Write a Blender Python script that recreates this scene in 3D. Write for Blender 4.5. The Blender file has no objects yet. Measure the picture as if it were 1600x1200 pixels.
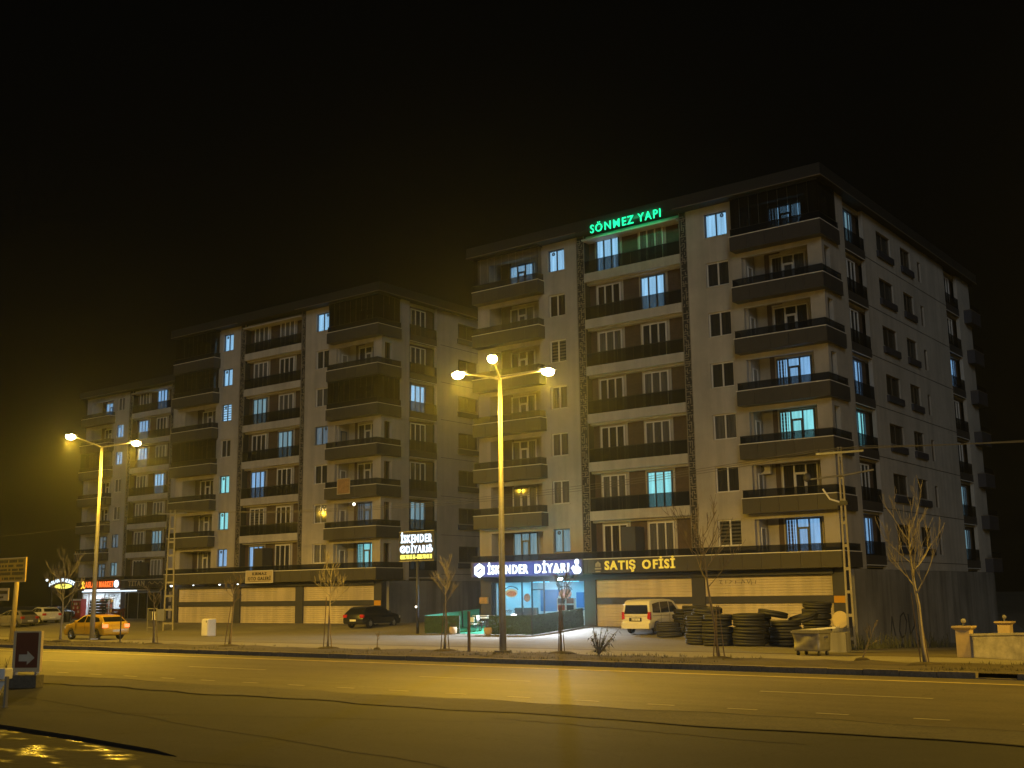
import bpy, bmesh, math, random
import numpy as np
from mathutils import Vector, Matrix
random.seed(7)
S = bpy.context.scene
C = S.collection
PI = math.pi

# ------------------------------------------------------------------ camera, world, exposure
def basis(yaw, pitch, roll):
    fw = np.array([-math.sin(yaw)*math.cos(pitch), math.cos(yaw)*math.cos(pitch), math.sin(pitch)])
    r = np.cross(fw, [0, 0, 1.]); r /= np.linalg.norm(r)
    u = np.cross(r, fw)
    c, s = math.cos(roll), math.sin(roll)
    return c*r+s*u, -s*r+c*u, fw
R_, U_, F_ = basis(0.651013, 0.182318, -0.0132248)
cam_d = bpy.data.cameras.new('camera'); cam = bpy.data.objects.new('camera', cam_d); C.objects.link(cam)
cam.matrix_world = Matrix(((R_[0], U_[0], -F_[0], 0), (R_[1], U_[1], -F_[1], 0), (R_[2], U_[2], -F_[2], 2.3), (0, 0, 0, 1)))
cam_d.sensor_width = 36; cam_d.lens = 36*1785.31/1600
cam_d.clip_start = 0.1; cam_d.clip_end = 3000
S.camera = cam
S.view_settings.view_transform = 'Standard'; S.view_settings.look = 'None'
S.view_settings.exposure = 0; S.view_settings.gamma = 1
W = bpy.data.worlds.new('World'); S.world = W; W.use_nodes = True
bg = W.node_tree.nodes['Background']
bg.inputs[0].default_value = (0.0009, 0.0009, 0.0008, 1); bg.inputs[1].default_value = 1.0
LAMP_W = 10200.0               # one sodium head
SODIUM = (1.0, 0.575, 0.035)
try:
    S.cycles.max_bounces = 6; S.cycles.transparent_max_bounces = 16
    S.cycles.diffuse_bounces = 3; S.cycles.glossy_bounces = 3; S.cycles.transmission_bounces = 4
    S.cycles.volume_bounces = 0
    S.cycles.sample_clamp_indirect = 4
    S.cycles.use_denoising = True
except Exception:
    pass

sun_d = bpy.data.lights.new('night_sky_light', 'SUN'); sun_d.energy = 0.30; sun_d.angle = math.radians(25); sun_d.color = (0.86, 0.95, 1.0)  # added fill lamp for unseen light from behind the camera, not the sky
sun = bpy.data.objects.new('night_sky_light', sun_d); C.objects.link(sun); sun.rotation_euler = (math.radians(70), 0, math.radians(34))
# ------------------------------------------------------------------ materials
M = {}
def streaks(name, amt, spots=0.12):
    '''rain streaks and patchy plaster: a noise stretched downwards times a broad one, on the existing colour'''
    m = M[name]; nt = m.node_tree; n = nt.nodes; l = nt.links; p = n['Principled BSDF']
    g = n.new('ShaderNodeNewGeometry'); src = p.inputs['Base Color'].links[0].from_socket
    f = None
    for (sc, lo, hi, a, b) in (((1.9, 1.9, 0.10), 1-amt, 1.0, 0.42, 0.62), ((0.35, 0.35, 0.22), 1-spots, 1+spots, 0.35, 0.65)):
        mp = n.new('ShaderNodeMapping'); mp.inputs['Scale'].default_value = sc; l.new(g.outputs['Position'], mp.inputs[0])
        z = n.new('ShaderNodeTexNoise'); z.inputs['Scale'].default_value = 1.0; z.inputs['Detail'].default_value = 6; l.new(mp.outputs[0], z.inputs['Vector'])
        r = n.new('ShaderNodeMapRange'); r.inputs['From Min'].default_value = a; r.inputs['From Max'].default_value = b; r.inputs['To Min'].default_value = hi; r.inputs['To Max'].default_value = lo
        l.new(z.outputs['Fac'], r.inputs[0])
        v = n.new('ShaderNodeVectorMath'); v.operation = 'SCALE'; l.new(src, v.inputs[0]); l.new(r.outputs[0], v.inputs['Scale']); src = v.outputs[0]
    l.new(src, p.inputs['Base Color'])
def mat(name, col, rough=0.8, metal=0.0, var=0.0, vscale=3.0, bump=0.0, bscale=40.0, spec=None, emit=None, estr=0.0, alpha=1.0, coat=0.0, world=False):
    m = bpy.data.materials.new(name); m.use_nodes = True
    nt = m.node_tree; n = nt.nodes; l = nt.links
    p = n['Principled BSDF']
    p.inputs['Base Color'].default_value = (*col, 1); p.inputs['Roughness'].default_value = rough
    p.inputs['Metallic'].default_value = metal; p.inputs['Alpha'].default_value = alpha
    if coat: p.inputs['Coat Weight'].default_value = coat
    if spec is not None: p.inputs['Specular IOR Level'].default_value = spec
    if emit: 
        p.inputs['Emission Color'].default_value = (*emit, 1); p.inputs['Emission Strength'].default_value = estr
    if var or bump:
        if world:
            tc = n.new('ShaderNodeNewGeometry'); co = tc.outputs['Position']
        else:
            tc = n.new('ShaderNodeTexCoord'); co = tc.outputs['Object']
    if var:
        nz = n.new('ShaderNodeTexNoise'); nz.inputs['Scale'].default_value = vscale; nz.inputs['Detail'].default_value = 6; nz.inputs['Roughness'].default_value = 0.65
        l.new(co, nz.inputs['Vector'])
        mr = n.new('ShaderNodeMapRange'); mr.inputs['From Min'].default_value = 0.3; mr.inputs['From Max'].default_value = 0.7
        mr.inputs['To Min'].default_value = 1-var; mr.inputs['To Max'].default_value = 1+var
        l.new(nz.outputs['Fac'], mr.inputs['Value'])
        mx = n.new('ShaderNodeVectorMath'); mx.operation = 'SCALE'; mx.inputs[0].default_value = col
        l.new(mr.outputs[0], mx.inputs['Scale']); l.new(mx.outputs[0], p.inputs['Base Color'])
    if bump:
        nb = n.new('ShaderNodeTexNoise'); nb.inputs['Scale'].default_value = bscale; nb.inputs['Detail'].default_value = 4
        l.new(co, nb.inputs['Vector'])
        b = n.new('ShaderNodeBump'); b.inputs['Strength'].default_value = bump; b.inputs['Distance'].default_value = 0.02
        l.new(nb.outputs['Fac'], b.inputs['Height']); l.new(b.outputs[0], p.inputs['Normal'])
    M[name] = m
    return m
mat('beige_render', (0.47, 0.43, 0.37), 0.85, var=0.10, vscale=0.9, bump=0.25, bscale=12)
mat('beige_trim', (0.52, 0.48, 0.41), 0.8, var=0.06)
mat('trim_brown', (0.16, 0.13, 0.10), 0.6)
mat('frame_brown', (0.11, 0.085, 0.06), 0.5)
mat('brown_plank', (0.105, 0.070, 0.050), 0.6, var=0.22, vscale=2.2)
mat('parapet_clad', (0.058, 0.053, 0.053), 0.5, var=0.12, vscale=1.2)
mat('pale_cap', (0.75, 0.72, 0.66), 0.5)
mat('slate_dark', (0.042, 0.043, 0.060), 0.55, var=0.15, vscale=1.0)
mat('cornice_dark', (0.022, 0.021, 0.021), 0.7, var=0.12)
mat('concrete', (0.25, 0.24, 0.22), 0.9, var=0.16, vscale=0.5, bump=0.3, bscale=9)
mat('lattice_back', (0.035, 0.032, 0.03), 0.7)
mat('lattice_bar', (0.27, 0.24, 0.20), 0.6)
mat('white_frame', (0.74, 0.72, 0.68), 0.4)
mat('dark_frame', (0.03, 0.03, 0.035), 0.4)
mat('window_glass', (0.012, 0.014, 0.016), 0.06, alpha=0.24)
mat('tinted_glass', (0.010, 0.012, 0.020), 0.08, alpha=0.66)
mat('smoked_glass', (0.010, 0.009, 0.008), 0.10, alpha=0.70)
mat('clear_balcony_glass', (0.010, 0.009, 0.008), 0.10, alpha=0.25)
mat('shop_glass', (0.02, 0.03, 0.03), 0.05, alpha=0.10)
mat('shutter_beige', (0.58, 0.49, 0.34), 0.55, var=0.07, vscale=0.6)
mat('orange_panel', (0.60, 0.30, 0.02), 0.5)
mat('steel_grey', (0.30, 0.30, 0.29), 0.45, metal=0.6)
mat('galvanised', (0.26, 0.25, 0.235), 0.5, metal=0.4, var=0.2, vscale=4)
mat('white_paint', (0.72, 0.70, 0.66), 0.5, var=0.05)
mat('white_plain', (0.78, 0.78, 0.76), 0.6)
mat('black_plain', (0.012, 0.012, 0.013), 0.6)
mat('dark_letter', (0.06, 0.045, 0.02), 0.6)
mat('rubber', (0.020, 0.020, 0.022), 0.65, var=0.3, vscale=8, bump=0.3, bscale=60)
mat('bark', (0.17, 0.135, 0.095), 0.9, var=0.25, vscale=6)
mat('bark_pale', (0.30, 0.26, 0.19), 0.9, var=0.25, vscale=6)
mat('stake_wood', (0.17, 0.12, 0.07), 0.85, var=0.2, vscale=8)
mat('leaf_dark', (0.040, 0.045, 0.028), 0.6, var=0.3, vscale=5)
mat('dry_grass', (0.060, 0.058, 0.026), 0.9, var=0.4, vscale=4)
mat('pole_concrete', (0.29, 0.265, 0.21), 0.85, var=0.15, vscale=3)
mat('cable_black', (0.03, 0.03, 0.03), 0.6)
mat('wire_grey', (0.14, 0.13, 0.11), 0.5)
mat('van_white', (0.62, 0.60, 0.54), 0.28, coat=0.5)
mat('car_black', (0.012, 0.014, 0.020), 0.25, coat=0.7)
mat('car_yellow', (0.60, 0.36, 0.03), 0.3, coat=0.5)  # yellow of the sodium light put into the body colour
mat('car_silver', (0.50, 0.50, 0.50), 0.3, coat=0.4)
mat('car_grey', (0.14, 0.13, 0.12), 0.35, coat=0.4)
mat('car_glass', (0.012, 0.013, 0.015), 0.05)
mat('tail_red', (0.45, 0.02, 0.015), 0.25)
mat('tail_lit', (0.5, 0.03, 0.02), 0.3, emit=(1.0, 0.16, 0.05), estr=3.0)
mat('head_clear', (0.6, 0.6, 0.6), 0.15)
mat('plate_white', (0.7, 0.7, 0.66), 0.5)
mat('rim_alloy', (0.42, 0.42, 0.42), 0.35, metal=0.7)
mat('interior_dark', (0.02, 0.02, 0.02), 0.9)
mat('hedge_green', (0.035, 0.075, 0.030), 0.8, var=0.5, vscale=7, bump=0.8, bscale=25)
mat('turf_green', (0.02, 0.30, 0.17), 0.9, var=0.2, vscale=5)
mat('net_green', (0.05, 0.26, 0.18), 0.85, var=0.12, vscale=3)  # hedge screen with the teal light on it put into the colour
mat('pot_clay', (0.40, 0.30, 0.20), 0.8, var=0.2)
mat('table_white', (0.75, 0.75, 0.73), 0.4)
mat('maroon', (0.105, 0.016, 0.010), 0.45, var=0.08)
mat('arrow_grey', (0.46, 0.42, 0.34), 0.6, var=0.1)
mat('sign_yellow', (0.42, 0.29, 0.05), 0.55, var=0.12, vscale=2)
mat('sign_cream', (0.55, 0.45, 0.27), 0.6, var=0.06)
mat('pole_yellow', (0.55, 0.42, 0.12), 0.5)
mat('wall_weathered', (0.42, 0.39, 0.34), 0.9, var=0.38, vscale=2.4, bump=0.4, bscale=12)
mat('pillar_stone', (0.50, 0.38, 0.20), 0.85, var=0.12)
mat('red_cabinet', (0.50, 0.03, 0.03), 0.4)
mat('bin_dark', (0.03, 0.035, 0.04), 0.6)
mat('banner_tan', (0.45, 0.26, 0.10), 0.7, var=0.3, vscale=3)
mat('shop_wall', (0.75, 0.78, 0.80), 0.7)
mat('shop_floor', (0.5, 0.5, 0.5), 0.4)
mat('shop_blue', (0.05, 0.20, 0.45), 0.6)
mat('decal_pink', (0.62, 0.30, 0.26), 0.6, var=0.4, vscale=9)
mat('food_red', (0.45, 0.10, 0.06), 0.6, var=0.5, vscale=9)
mat('gold_letter', (0.85, 0.68, 0.10), 0.4, emit=(1.0, 0.74, 0.10), estr=0.36)
mat('titan_letter', (0.40, 0.33, 0.22), 0.4)
mat('graffiti', (0.035, 0.034, 0.034), 0.8)
mat('graffiti_pale', (0.42, 0.41, 0.40), 0.8)
for q in ('beige_render', 'beige_trim'): streaks(q, 0.13, 0.08)
streaks('concrete', 0.35, 0.25); streaks('shutter_beige', 0.18, 0.10)
def emis(name, col, s):
    m = bpy.data.materials.new(name); m.use_nodes = True
    nt = m.node_tree; nt.nodes.clear()
    o = nt.nodes.new('ShaderNodeOutputMaterial'); e = nt.nodes.new('ShaderNodeEmission')
    e.inputs[0].default_value = (*col, 1); e.inputs[1].default_value = s
    nt.links.new(e.outputs[0], o.inputs[0]); M[name] = m
    return m
emis('sodium_lens', (1.0, 0.80, 0.36), 90)
emis('green_neon', (0.01, 0.62, 0.24), 2.6)
emis('white_neon', (0.78, 0.89, 1.0), 2.6)
emis('white_led', (0.75, 0.90, 1.0), 1.9)
emis('yellow_led', (1.0, 0.92, 0.15), 1.6)
emis('orange_led', (1.0, 0.17, 0.03), 1.5)
emis('amber_led', (1.0, 0.55, 0.05), 1.8)
emis('flood_white', (0.75, 0.95, 1.0), 40)
emis('globe_warm', (1.0, 0.90, 0.70), 8)
emis('shop_panel', (0.20, 0.70, 1.0), 13.0)
emis('market_panel', (0.80, 0.92, 1.0), 10.0)
emis('ring_white', (0.85, 0.93, 1.0), 3.0)
def curtain_mat(name, col, emit=None, s=0.0, blinds=False):
    m = bpy.data.materials.new(name); m.use_nodes = True
    nt = m.node_tree; n = nt.nodes; l = nt.links; p = n['Principled BSDF']
    p.inputs['Base Color'].default_value = (*col, 1); p.inputs['Roughness'].default_value = 0.9
    tc = n.new('ShaderNodeTexCoord'); mp = n.new('ShaderNodeMapping')
    mp.inputs['Scale'].default_value = (1, 1, 7.0) if blinds else (7.0, 1, 0.35)
    l.new(tc.outputs['Object'], mp.inputs[0])
    nz = n.new('ShaderNodeTexNoise'); nz.inputs['Scale'].default_value = 1.0; nz.inputs['Detail'].default_value = 3
    if blinds:
        nz = n.new('ShaderNodeTexWave'); nz.bands_direction = 'Z'; nz.inputs['Scale'].default_value = 0.22
    l.new(mp.outputs[0], nz.inputs['Vector'])
    mr = n.new('ShaderNodeMapRange'); mr.inputs['From Min'].default_value = 0.3; mr.inputs['From Max'].default_value = 0.7
    lo = 0.15 if blinds else 0.62
    mr.inputs['To Min'].default_value = lo; mr.inputs['To Max'].default_value = 1.12
    l.new(nz.outputs['Fac'], mr.inputs[0])
    sc = n.new('ShaderNodeVectorMath'); sc.operation = 'SCALE'
    if emit:
        sc.inputs[0].default_value = emit; l.new(mr.outputs[0], sc.inputs['Scale'])
        l.new(sc.outputs[0], p.inputs['Emission Color']); p.inputs['Emission Strength'].default_value = s
    else:
        sc.inputs[0].default_value = col; l.new(mr.outputs[0], sc.inputs['Scale'])
        l.new(sc.outputs[0], p.inputs['Base Color'])
    M[name] = m
curtain_mat('curtain_grey', (0.36, 0.355, 0.33))
curtain_mat('curtain_pale', (0.55, 0.53, 0.48))
curtain_mat('curtain_dark', (0.10, 0.10, 0.10))
curtain_mat('curtain_brown', (0.10, 0.075, 0.05))
curtain_mat('blind_grey', (0.30, 0.29, 0.25), blinds=True)
curtain_mat('lit_blue', (0.4, 0.4, 0.4), (0.25, 0.54, 0.92), 1.3)
curtain_mat('lit_white', (0.4, 0.4, 0.4), (0.30, 0.63, 0.95), 1.5)
curtain_mat('lit_cyan', (0.4, 0.4, 0.4), (0.28, 0.88, 0.95), 1.45)
curtain_mat('lit_dim', (0.3, 0.3, 0.3), (0.24, 0.46, 0.56), 0.95)
curtain_mat('lit_faint', (0.3, 0.3, 0.3), (0.16, 0.27, 0.36), 0.7)
curtain_mat('lit_blinds', (0.3, 0.3, 0.3), (0.33, 0.66, 0.98), 1.7, blinds=True)

# ------------------------------------------------------------------ mesh helpers
class MB:
    def __init__(s): s.v = []; s.f = []
    def box(s, x0, x1, y0, y1, z0, z1):
        i = len(s.v)
        s.v += [(x0,y0,z0),(x1,y0,z0),(x1,y1,z0),(x0,y1,z0),(x0,y0,z1),(x1,y0,z1),(x1,y1,z1),(x0,y1,z1)]
        s.f += [(i,i+3,i+2,i+1),(i+4,i+5,i+6,i+7),(i,i+1,i+5,i+4),(i+1,i+2,i+6,i+5),(i+2,i+3,i+7,i+6),(i+3,i,i+4,i+7)]
        return s
    def quad(s, a, b, c, d):
        i = len(s.v); s.v += [a, b, c, d]; s.f.append((i, i+1, i+2, i+3)); return s
    def prism(s, pts, z0, z1):                      # plan polygon, counter-clockwise
        i = len(s.v); n = len(pts)
        s.v += [(p[0], p[1], z0) for p in pts] + [(p[0], p[1], z1) for p in pts]
        s.f.append(tuple(reversed(range(i, i+n)))); s.f.append(tuple(range(i+n, i+2*n)))
        for k in range(n): s.f.append((i+k, i+(k+1) % n, i+n+(k+1) % n, i+n+k))
        return s
    def xprism(s, pts, y0, y1):                     # polygon in XZ, extruded along Y
        i = len(s.v); n = len(pts)
        s.v += [(p[0], y0, p[1]) for p in pts] + [(p[0], y1, p[1]) for p in pts]
        s.f.append(tuple(range(i, i+n))); s.f.append(tuple(reversed(range(i+n, i+2*n))))
        for k in range(n): s.f.append((i+k, i+n+k, i+n+(k+1) % n, i+(k+1) % n))
        return s
    def tube(s, pts, rad, n=6, cap=True):
        pts = [Vector(p) for p in pts]
        if not hasattr(rad, '__len__'): rad = [rad]*len(pts)
        base = len(s.v); t0 = None; u = None
        for k, p in enumerate(pts):
            t = (pts[min(k+1, len(pts)-1)]-pts[max(k-1, 0)]).normalized()
            if u is None:
                u = t.orthogonal().normalized()
            else:
                u = (u-t*u.dot(t)).normalized()
            w = t.cross(u)
            for j in range(n):
                a = 2*PI*j/n
                s.v.append(tuple(p+(u*math.cos(a)+w*math.sin(a))*rad[k]))
        for k in range(len(pts)-1):
            for j in range(n):
                a = base+k*n+j; b = base+k*n+(j+1) % n
                s.f.append((a, b, b+n, a+n))
        if cap:
            s.f.append(tuple(reversed(range(base, base+n)))); e = base+(len(pts)-1)*n; s.f.append(tuple(range(e, e+n)))
        return s
    def lathe(s, prof, n=20, c=(0, 0, 0), axis='z', close=False):
        base = len(s.v)
        for (r, h) in prof:
            for j in range(n):
                a = 2*PI*j/n
                if axis == 'z': s.v.append((c[0]+r*math.cos(a), c[1]+r*math.sin(a), c[2]+h))
                elif axis == 'x': s.v.append((c[0]+h, c[1]+r*math.cos(a), c[2]+r*math.sin(a)))
                else: s.v.append((c[0]+r*math.sin(a), c[1]+h, c[2]+r*math.cos(a)))
        m = len(prof)
        for k in range(m if close else m-1):
            for j in range(n):
                a = base+k*n+j; b = base+k*n+(j+1) % n; k2 = (k+1) % m
                s.f.append((a, b, base+k2*n+(j+1) % n, base+k2*n+j))
        if not close:
            if prof[0][0] > 1e-4: s.f.append(tuple(reversed(range(base, base+n))))
            if prof[-1][0] > 1e-4: s.f.append(tuple(range(base+(m-1)*n, base+m*n)))
        return s
    def sphere(s, c, r, n=12, m=8, sq=(1, 1, 1)):
        base = len(s.v)
        for i in range(1, m):
            th = PI*i/m
            for j in range(n):
                a = 2*PI*j/n
                s.v.append((c[0]+r*sq[0]*math.sin(th)*math.cos(a), c[1]+r*sq[1]*math.sin(th)*math.sin(a), c[2]+r*sq[2]*math.cos(th)))
        t = len(s.v); s.v.append((c[0], c[1], c[2]+r*sq[2])); s.v.append((c[0], c[1], c[2]-r*sq[2]))
        for i in range(m-2):
            for j in range(n):
                a = base+i*n+j; b = base+i*n+(j+1) % n
                s.f.append((a, a+n, b+n, b))
        for j in range(n):
            s.f.append((t, base+j, base+(j+1) % n)); e = base+(m-2)*n; s.f.append((t+1, e+(j+1) % n, e+j))
        return s
    def mesh(s, name, smooth=False):
        me = bpy.data.meshes.new(name); me.from_pydata(s.v, [], s.f); me.update()
        bm = bmesh.new(); bm.from_mesh(me); bmesh.ops.recalc_face_normals(bm, faces=bm.faces); bm.to_mesh(me); bm.free()
        if smooth:
            me.shade_smooth()
        return me
def grid_wall(b, x0, x1, z0, z1, ops, y0, y1):
    """wall in the XZ plane between y0 (outside) and y1, with rectangular openings (xa, xb, za, zb)"""
    xs = sorted({x0, x1, *[o[0] for o in ops], *[o[1] for o in ops]}); xs = [x for x in xs if x0 <= x <= x1]
    zs = sorted({z0, z1, *[o[2] for o in ops], *[o[3] for o in ops]}); zs = [z for z in zs if z0 <= z <= z1]
    def solid(i, j):
        if i < 0 or j < 0 or i >= len(xs)-1 or j >= len(zs)-1: return False
        cx, cz = (xs[i]+xs[i+1])/2, (zs[j]+zs[j+1])/2
        return not any(o[0] < cx < o[1] and o[2] < cz < o[3] for o in ops)
    for i in range(len(xs)-1):
        for j in range(len(zs)-1):
            if not solid(i, j): continue
            a, c, d, e = xs[i], xs[i+1], zs[j], zs[j+1]
            b.quad((a,y0,d),(c,y0,d),(c,y0,e),(a,y0,e)); b.quad((c,y1,d),(a,y1,d),(a,y1,e),(c,y1,e))
            if not solid(i-1, j): b.quad((a,y1,d),(a,y0,d),(a,y0,e),(a,y1,e))
            if not solid(i+1, j): b.quad((c,y0,d),(c,y1,d),(c,y1,e),(c,y0,e))
            if not solid(i, j-1): b.quad((a,y1,d),(c,y1,d),(c,y0,d),(a,y0,d))
            if not solid(i, j+1): b.quad((a,y0,e),(c,y0,e),(c,y1,e),(a,y1,e))
def merge(me):
    bm = bmesh.new(); bm.from_mesh(me); bmesh.ops.remove_doubles(bm, verts=bm.verts, dist=1e-4)
    bmesh.ops.recalc_face_normals(bm, faces=bm.faces); bm.to_mesh(me); bm.free(); return me
def obj(name, b, m=None, parent=None, loc=(0, 0, 0), rz=0.0, smooth=False, rot=None):
    me = b.mesh(name, smooth) if isinstance(b, MB) else b
    if m is not None and not me.materials: me.materials.append(M[m] if isinstance(m, str) else m)
    o = bpy.data.objects.new(name, me); C.objects.link(o)
    o.location = loc; o.rotation_euler = rot if rot else (0, 0, rz)
    if parent: o.parent = parent
    return o
def override(o, m):
    o.material_slots[0].link = 'OBJECT'; o.material_slots[0].material = M[m]
def tag(o, label=None, cat=None, group=None, kind=None):
    if label: o['label'] = label
    if cat: o['category'] = cat
    if group: o['group'] = group
    if kind: o['kind'] = kind
    return o
def thing(name, loc, label, cat, group=None, rz=0.0):
    o = bpy.data.objects.new(name, None); C.objects.link(o); o.location = loc; o.rotation_euler = (0, 0, rz)
    o.empty_display_size = 0.3
    return tag(o, label, cat, group)
CACHE = {}
def cached(key, fn, name, m, smooth=False):
    if key not in CACHE:
        me = fn().mesh(name, smooth); me.materials.append(M[m]); CACHE[key] = me
    return CACHE[key]
def bevel(o, w=0.02, seg=2, ang=0.6):
    md = o.modifiers.new('bevel', 'BEVEL'); md.width = w; md.segments = seg; md.limit_method = 'ANGLE'; md.angle_limit = ang
    return o

# ------------------------------------------------------------------ lettering
def text_mesh(s, size, depth=0.0, bold=0.0, shear=0.0, align='LEFT'):
    c = bpy.data.curves.new('lettering', 'FONT'); c.body = s; c.size = size; c.extrude = depth/2; c.offset = bold; c.shear = shear; c.align_x = align
    c.resolution_u = 3
    o = bpy.data.objects.new('tmp_text', c); C.objects.link(o)
    bpy.context.view_layer.update()
    me = bpy.data.meshes.new_from_object(o.evaluated_get(bpy.context.evaluated_depsgraph_get()))
    bpy.data.objects.remove(o); bpy.data.curves.remove(c)
    return me
def text_right(s, size):
    me = text_mesh(s, size); r = max((v.co.x for v in me.vertices), default=0); bpy.data.meshes.remove(me); return r
def letters(parent, s, x0, x1, z, h, m, y=-0.03, depth=0.06, bold=0.0, name='letter', arc=None):
    """capital letters as separate raised pieces filling x0..x1, cap height h, base line z, facing -y"""
    size = h/0.73
    bar = text_right('I', size)
    tot = text_right(s, size)
    k = (x1-x0)/tot
    for i, ch in enumerate(s):
        if ch == ' ': continue
        adv = (text_right(s[:i]+'I', size)-bar) if i else 0.0
        me = text_mesh(ch, size, depth, bold); me.materials.append(M[m])
        o = bpy.data.objects.new(name, me); C.objects.link(o); o.parent = parent
        x = x0+adv*k+0.06*k*h; dz = 0; r = 0
        if arc:
            t = (x-(x0+x1)/2)/((x1-x0)/2); dz = arc*(1-t*t); r = -2*arc*t/((x1-x0)/2)
        o.location = (x, y, z+dz); o.rotation_euler = (PI/2, -math.atan(r), 0); o.scale = (k*0.84, 1, 1)
def word(parent, s, xc, z, h, m, y=-0.02, depth=0.01, bold=0.0, shear=0.0, width=None, name='lettering'):
    me = text_mesh(s, h/0.73, depth, bold, shear, 'CENTER'); me.materials.append(M[m])
    o = bpy.data.objects.new(name, me); C.objects.link(o); o.parent = parent
    o.location = (xc, y, z); o.rotation_euler = (PI/2, 0, 0)
    if width:
        w = max(v.co.x for v in me.vertices)-min(v.co.x for v in me.vertices); o.scale = (width/w, 1, 1)
    return o

# ------------------------------------------------------------------ ground
def ss(a, b, x):
    t = min(1, max(0, (x-a)/(b-a))); return t*t*(3-2*t)
def gz(x, y):
    a = 0.35*ss(52, 59.5, y)
    b = -0.036*min(39, max(0, y-41))
    q = ss(48, 55, y)
    e0 = -22.0-3.0*q; e1 = -19.5-2.9*q
    return a+(b-a)*ss(e0, e1, x)
def sheet(name, xs, ys, m, dz=0.0, fn=gz):
    b = MB(); nx, ny = len(xs), len(ys)
    b.v = [(x, y, (fn(x, y) if fn else 0)+dz) for y in ys for x in xs]
    b.f = [(j*nx+i, j*nx+i+1, (j+1)*nx+i+1, (j+1)*nx+i) for j in range(ny-1) for i in range(nx-1)]
    return obj(name, b, m, smooth=True)
def fr(a, b, s):
    n = max(1, int(round((b-a)/s))); return [a+(b-a)*i/n for i in range(n+1)]

def surf(name, col, rough, spots, sc, bump=0.35, bsc=30, crack=0.0, lanes=False):
    """weathered paving: two noise octaves of tone, fine grain, optional cracks"""
    m = bpy.data.materials.new(name); m.use_nodes = True; nt = m.node_tree; n = nt.nodes; l = nt.links; p = n['Principled BSDF']
    g = n.new('ShaderNodeNewGeometry')
    def noise(scale, det=6, stretch=(1, 1, 1)):
        mp = n.new('ShaderNodeMapping'); mp.inputs['Scale'].default_value = stretch; l.new(g.outputs['Position'], mp.inputs[0])
        z = n.new('ShaderNodeTexNoise'); z.inputs['Scale'].default_value = scale; z.inputs['Detail'].default_value = det; z.inputs['Roughness'].default_value = 0.65
        l.new(mp.outputs[0], z.inputs['Vector']); return z
    a = noise(sc, 8, (0.35, 1, 1)); c = noise(sc*6, 5); d = noise(16, 3)
    def rng(src, lo, hi, a0=0.3, a1=0.7):
        r = n.new('ShaderNodeMapRange'); r.inputs['From Min'].default_value = a0; r.inputs['From Max'].default_value = a1; r.inputs['To Min'].default_value = lo; r.inputs['To Max'].default_value = hi
        l.new(src, r.inputs[0]); return r.outputs[0]
    def mul(x, y):
        r = n.new('ShaderNodeMath'); r.operation = 'MULTIPLY'; l.new(x, r.inputs[0]); l.new(y, r.inputs[1]); return r.outputs[0]
    f = mul(mul(rng(a.outputs['Fac'], 1-spots, 1+spots), rng(c.outputs['Fac'], 1-spots*0.5, 1+spots*0.5)), rng(d.outputs['Fac'], 0.72, 1.28))
    if lanes:
        ln = noise(1.0, 5, (0.015, 1.1, 1)); st = noise(0.5, 6, (0.10, 0.9, 1))
        f = mul(mul(f, rng(ln.outputs['Fac'], 0.80, 1.18)), rng(st.outputs['Fac'], 0.86, 1.08))
    if crack:
        v = n.new('ShaderNodeTexVoronoi'); v.feature = 'DISTANCE_TO_EDGE'; v.inputs['Scale'].default_value = 0.22
        ad = n.new('ShaderNodeVectorMath'); ad.operation = 'ADD'
        cz = noise(0.9, 4); sc2 = n.new('ShaderNodeVectorMath'); sc2.operation = 'SCALE'; sc2.inputs['Scale'].default_value = 1.6
        l.new(cz.outputs['Color'], sc2.inputs[0]); l.new(sc2.outputs[0], ad.inputs[0]); l.new(g.outputs['Position'], ad.inputs[1])
        l.new(ad.outputs[0], v.inputs['Vector'])
        f = mul(f, rng(v.outputs['Distance'], 1-crack, 1.0, 0.0, 0.006))
    s = n.new('ShaderNodeVectorMath'); s.operation = 'SCALE'; s.inputs[0].default_value = col; l.new(f, s.inputs['Scale'])
    l.new(s.outputs[0], p.inputs['Base Color']); p.inputs['Roughness'].default_value = rough
    b = n.new('ShaderNodeBump'); b.inputs['Strength'].default_value = bump; b.inputs['Distance'].default_value = 0.02
    nb = noise(bsc, 3); l.new(nb.outputs['Fac'], b.inputs['Height']); l.new(b.outputs[0], p.inputs['Normal'])
    M[name] = m; return m
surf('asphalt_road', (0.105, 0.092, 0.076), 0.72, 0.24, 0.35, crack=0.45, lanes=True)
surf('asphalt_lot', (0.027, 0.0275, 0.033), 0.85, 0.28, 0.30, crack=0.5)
surf('gutter_concrete', (0.095, 0.088, 0.075), 0.9, 0.25, 0.5, crack=0.5)
surf('forecourt_paving', (0.155, 0.145, 0.125), 0.9, 0.22, 0.28)
surf('pavement_slab', (0.20, 0.185, 0.155), 0.9, 0.18, 0.4)
surf('soil', (0.062, 0.050, 0.032), 1.0, 0.40, 0.9, bump=0.9, bsc=9)
surf('bare_ground', (0.10, 0.085, 0.06), 1.0, 0.3, 0.3)
surf('kerb_concrete', (0.17, 0.145, 0.105), 0.9, 0.25, 1.4)

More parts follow.
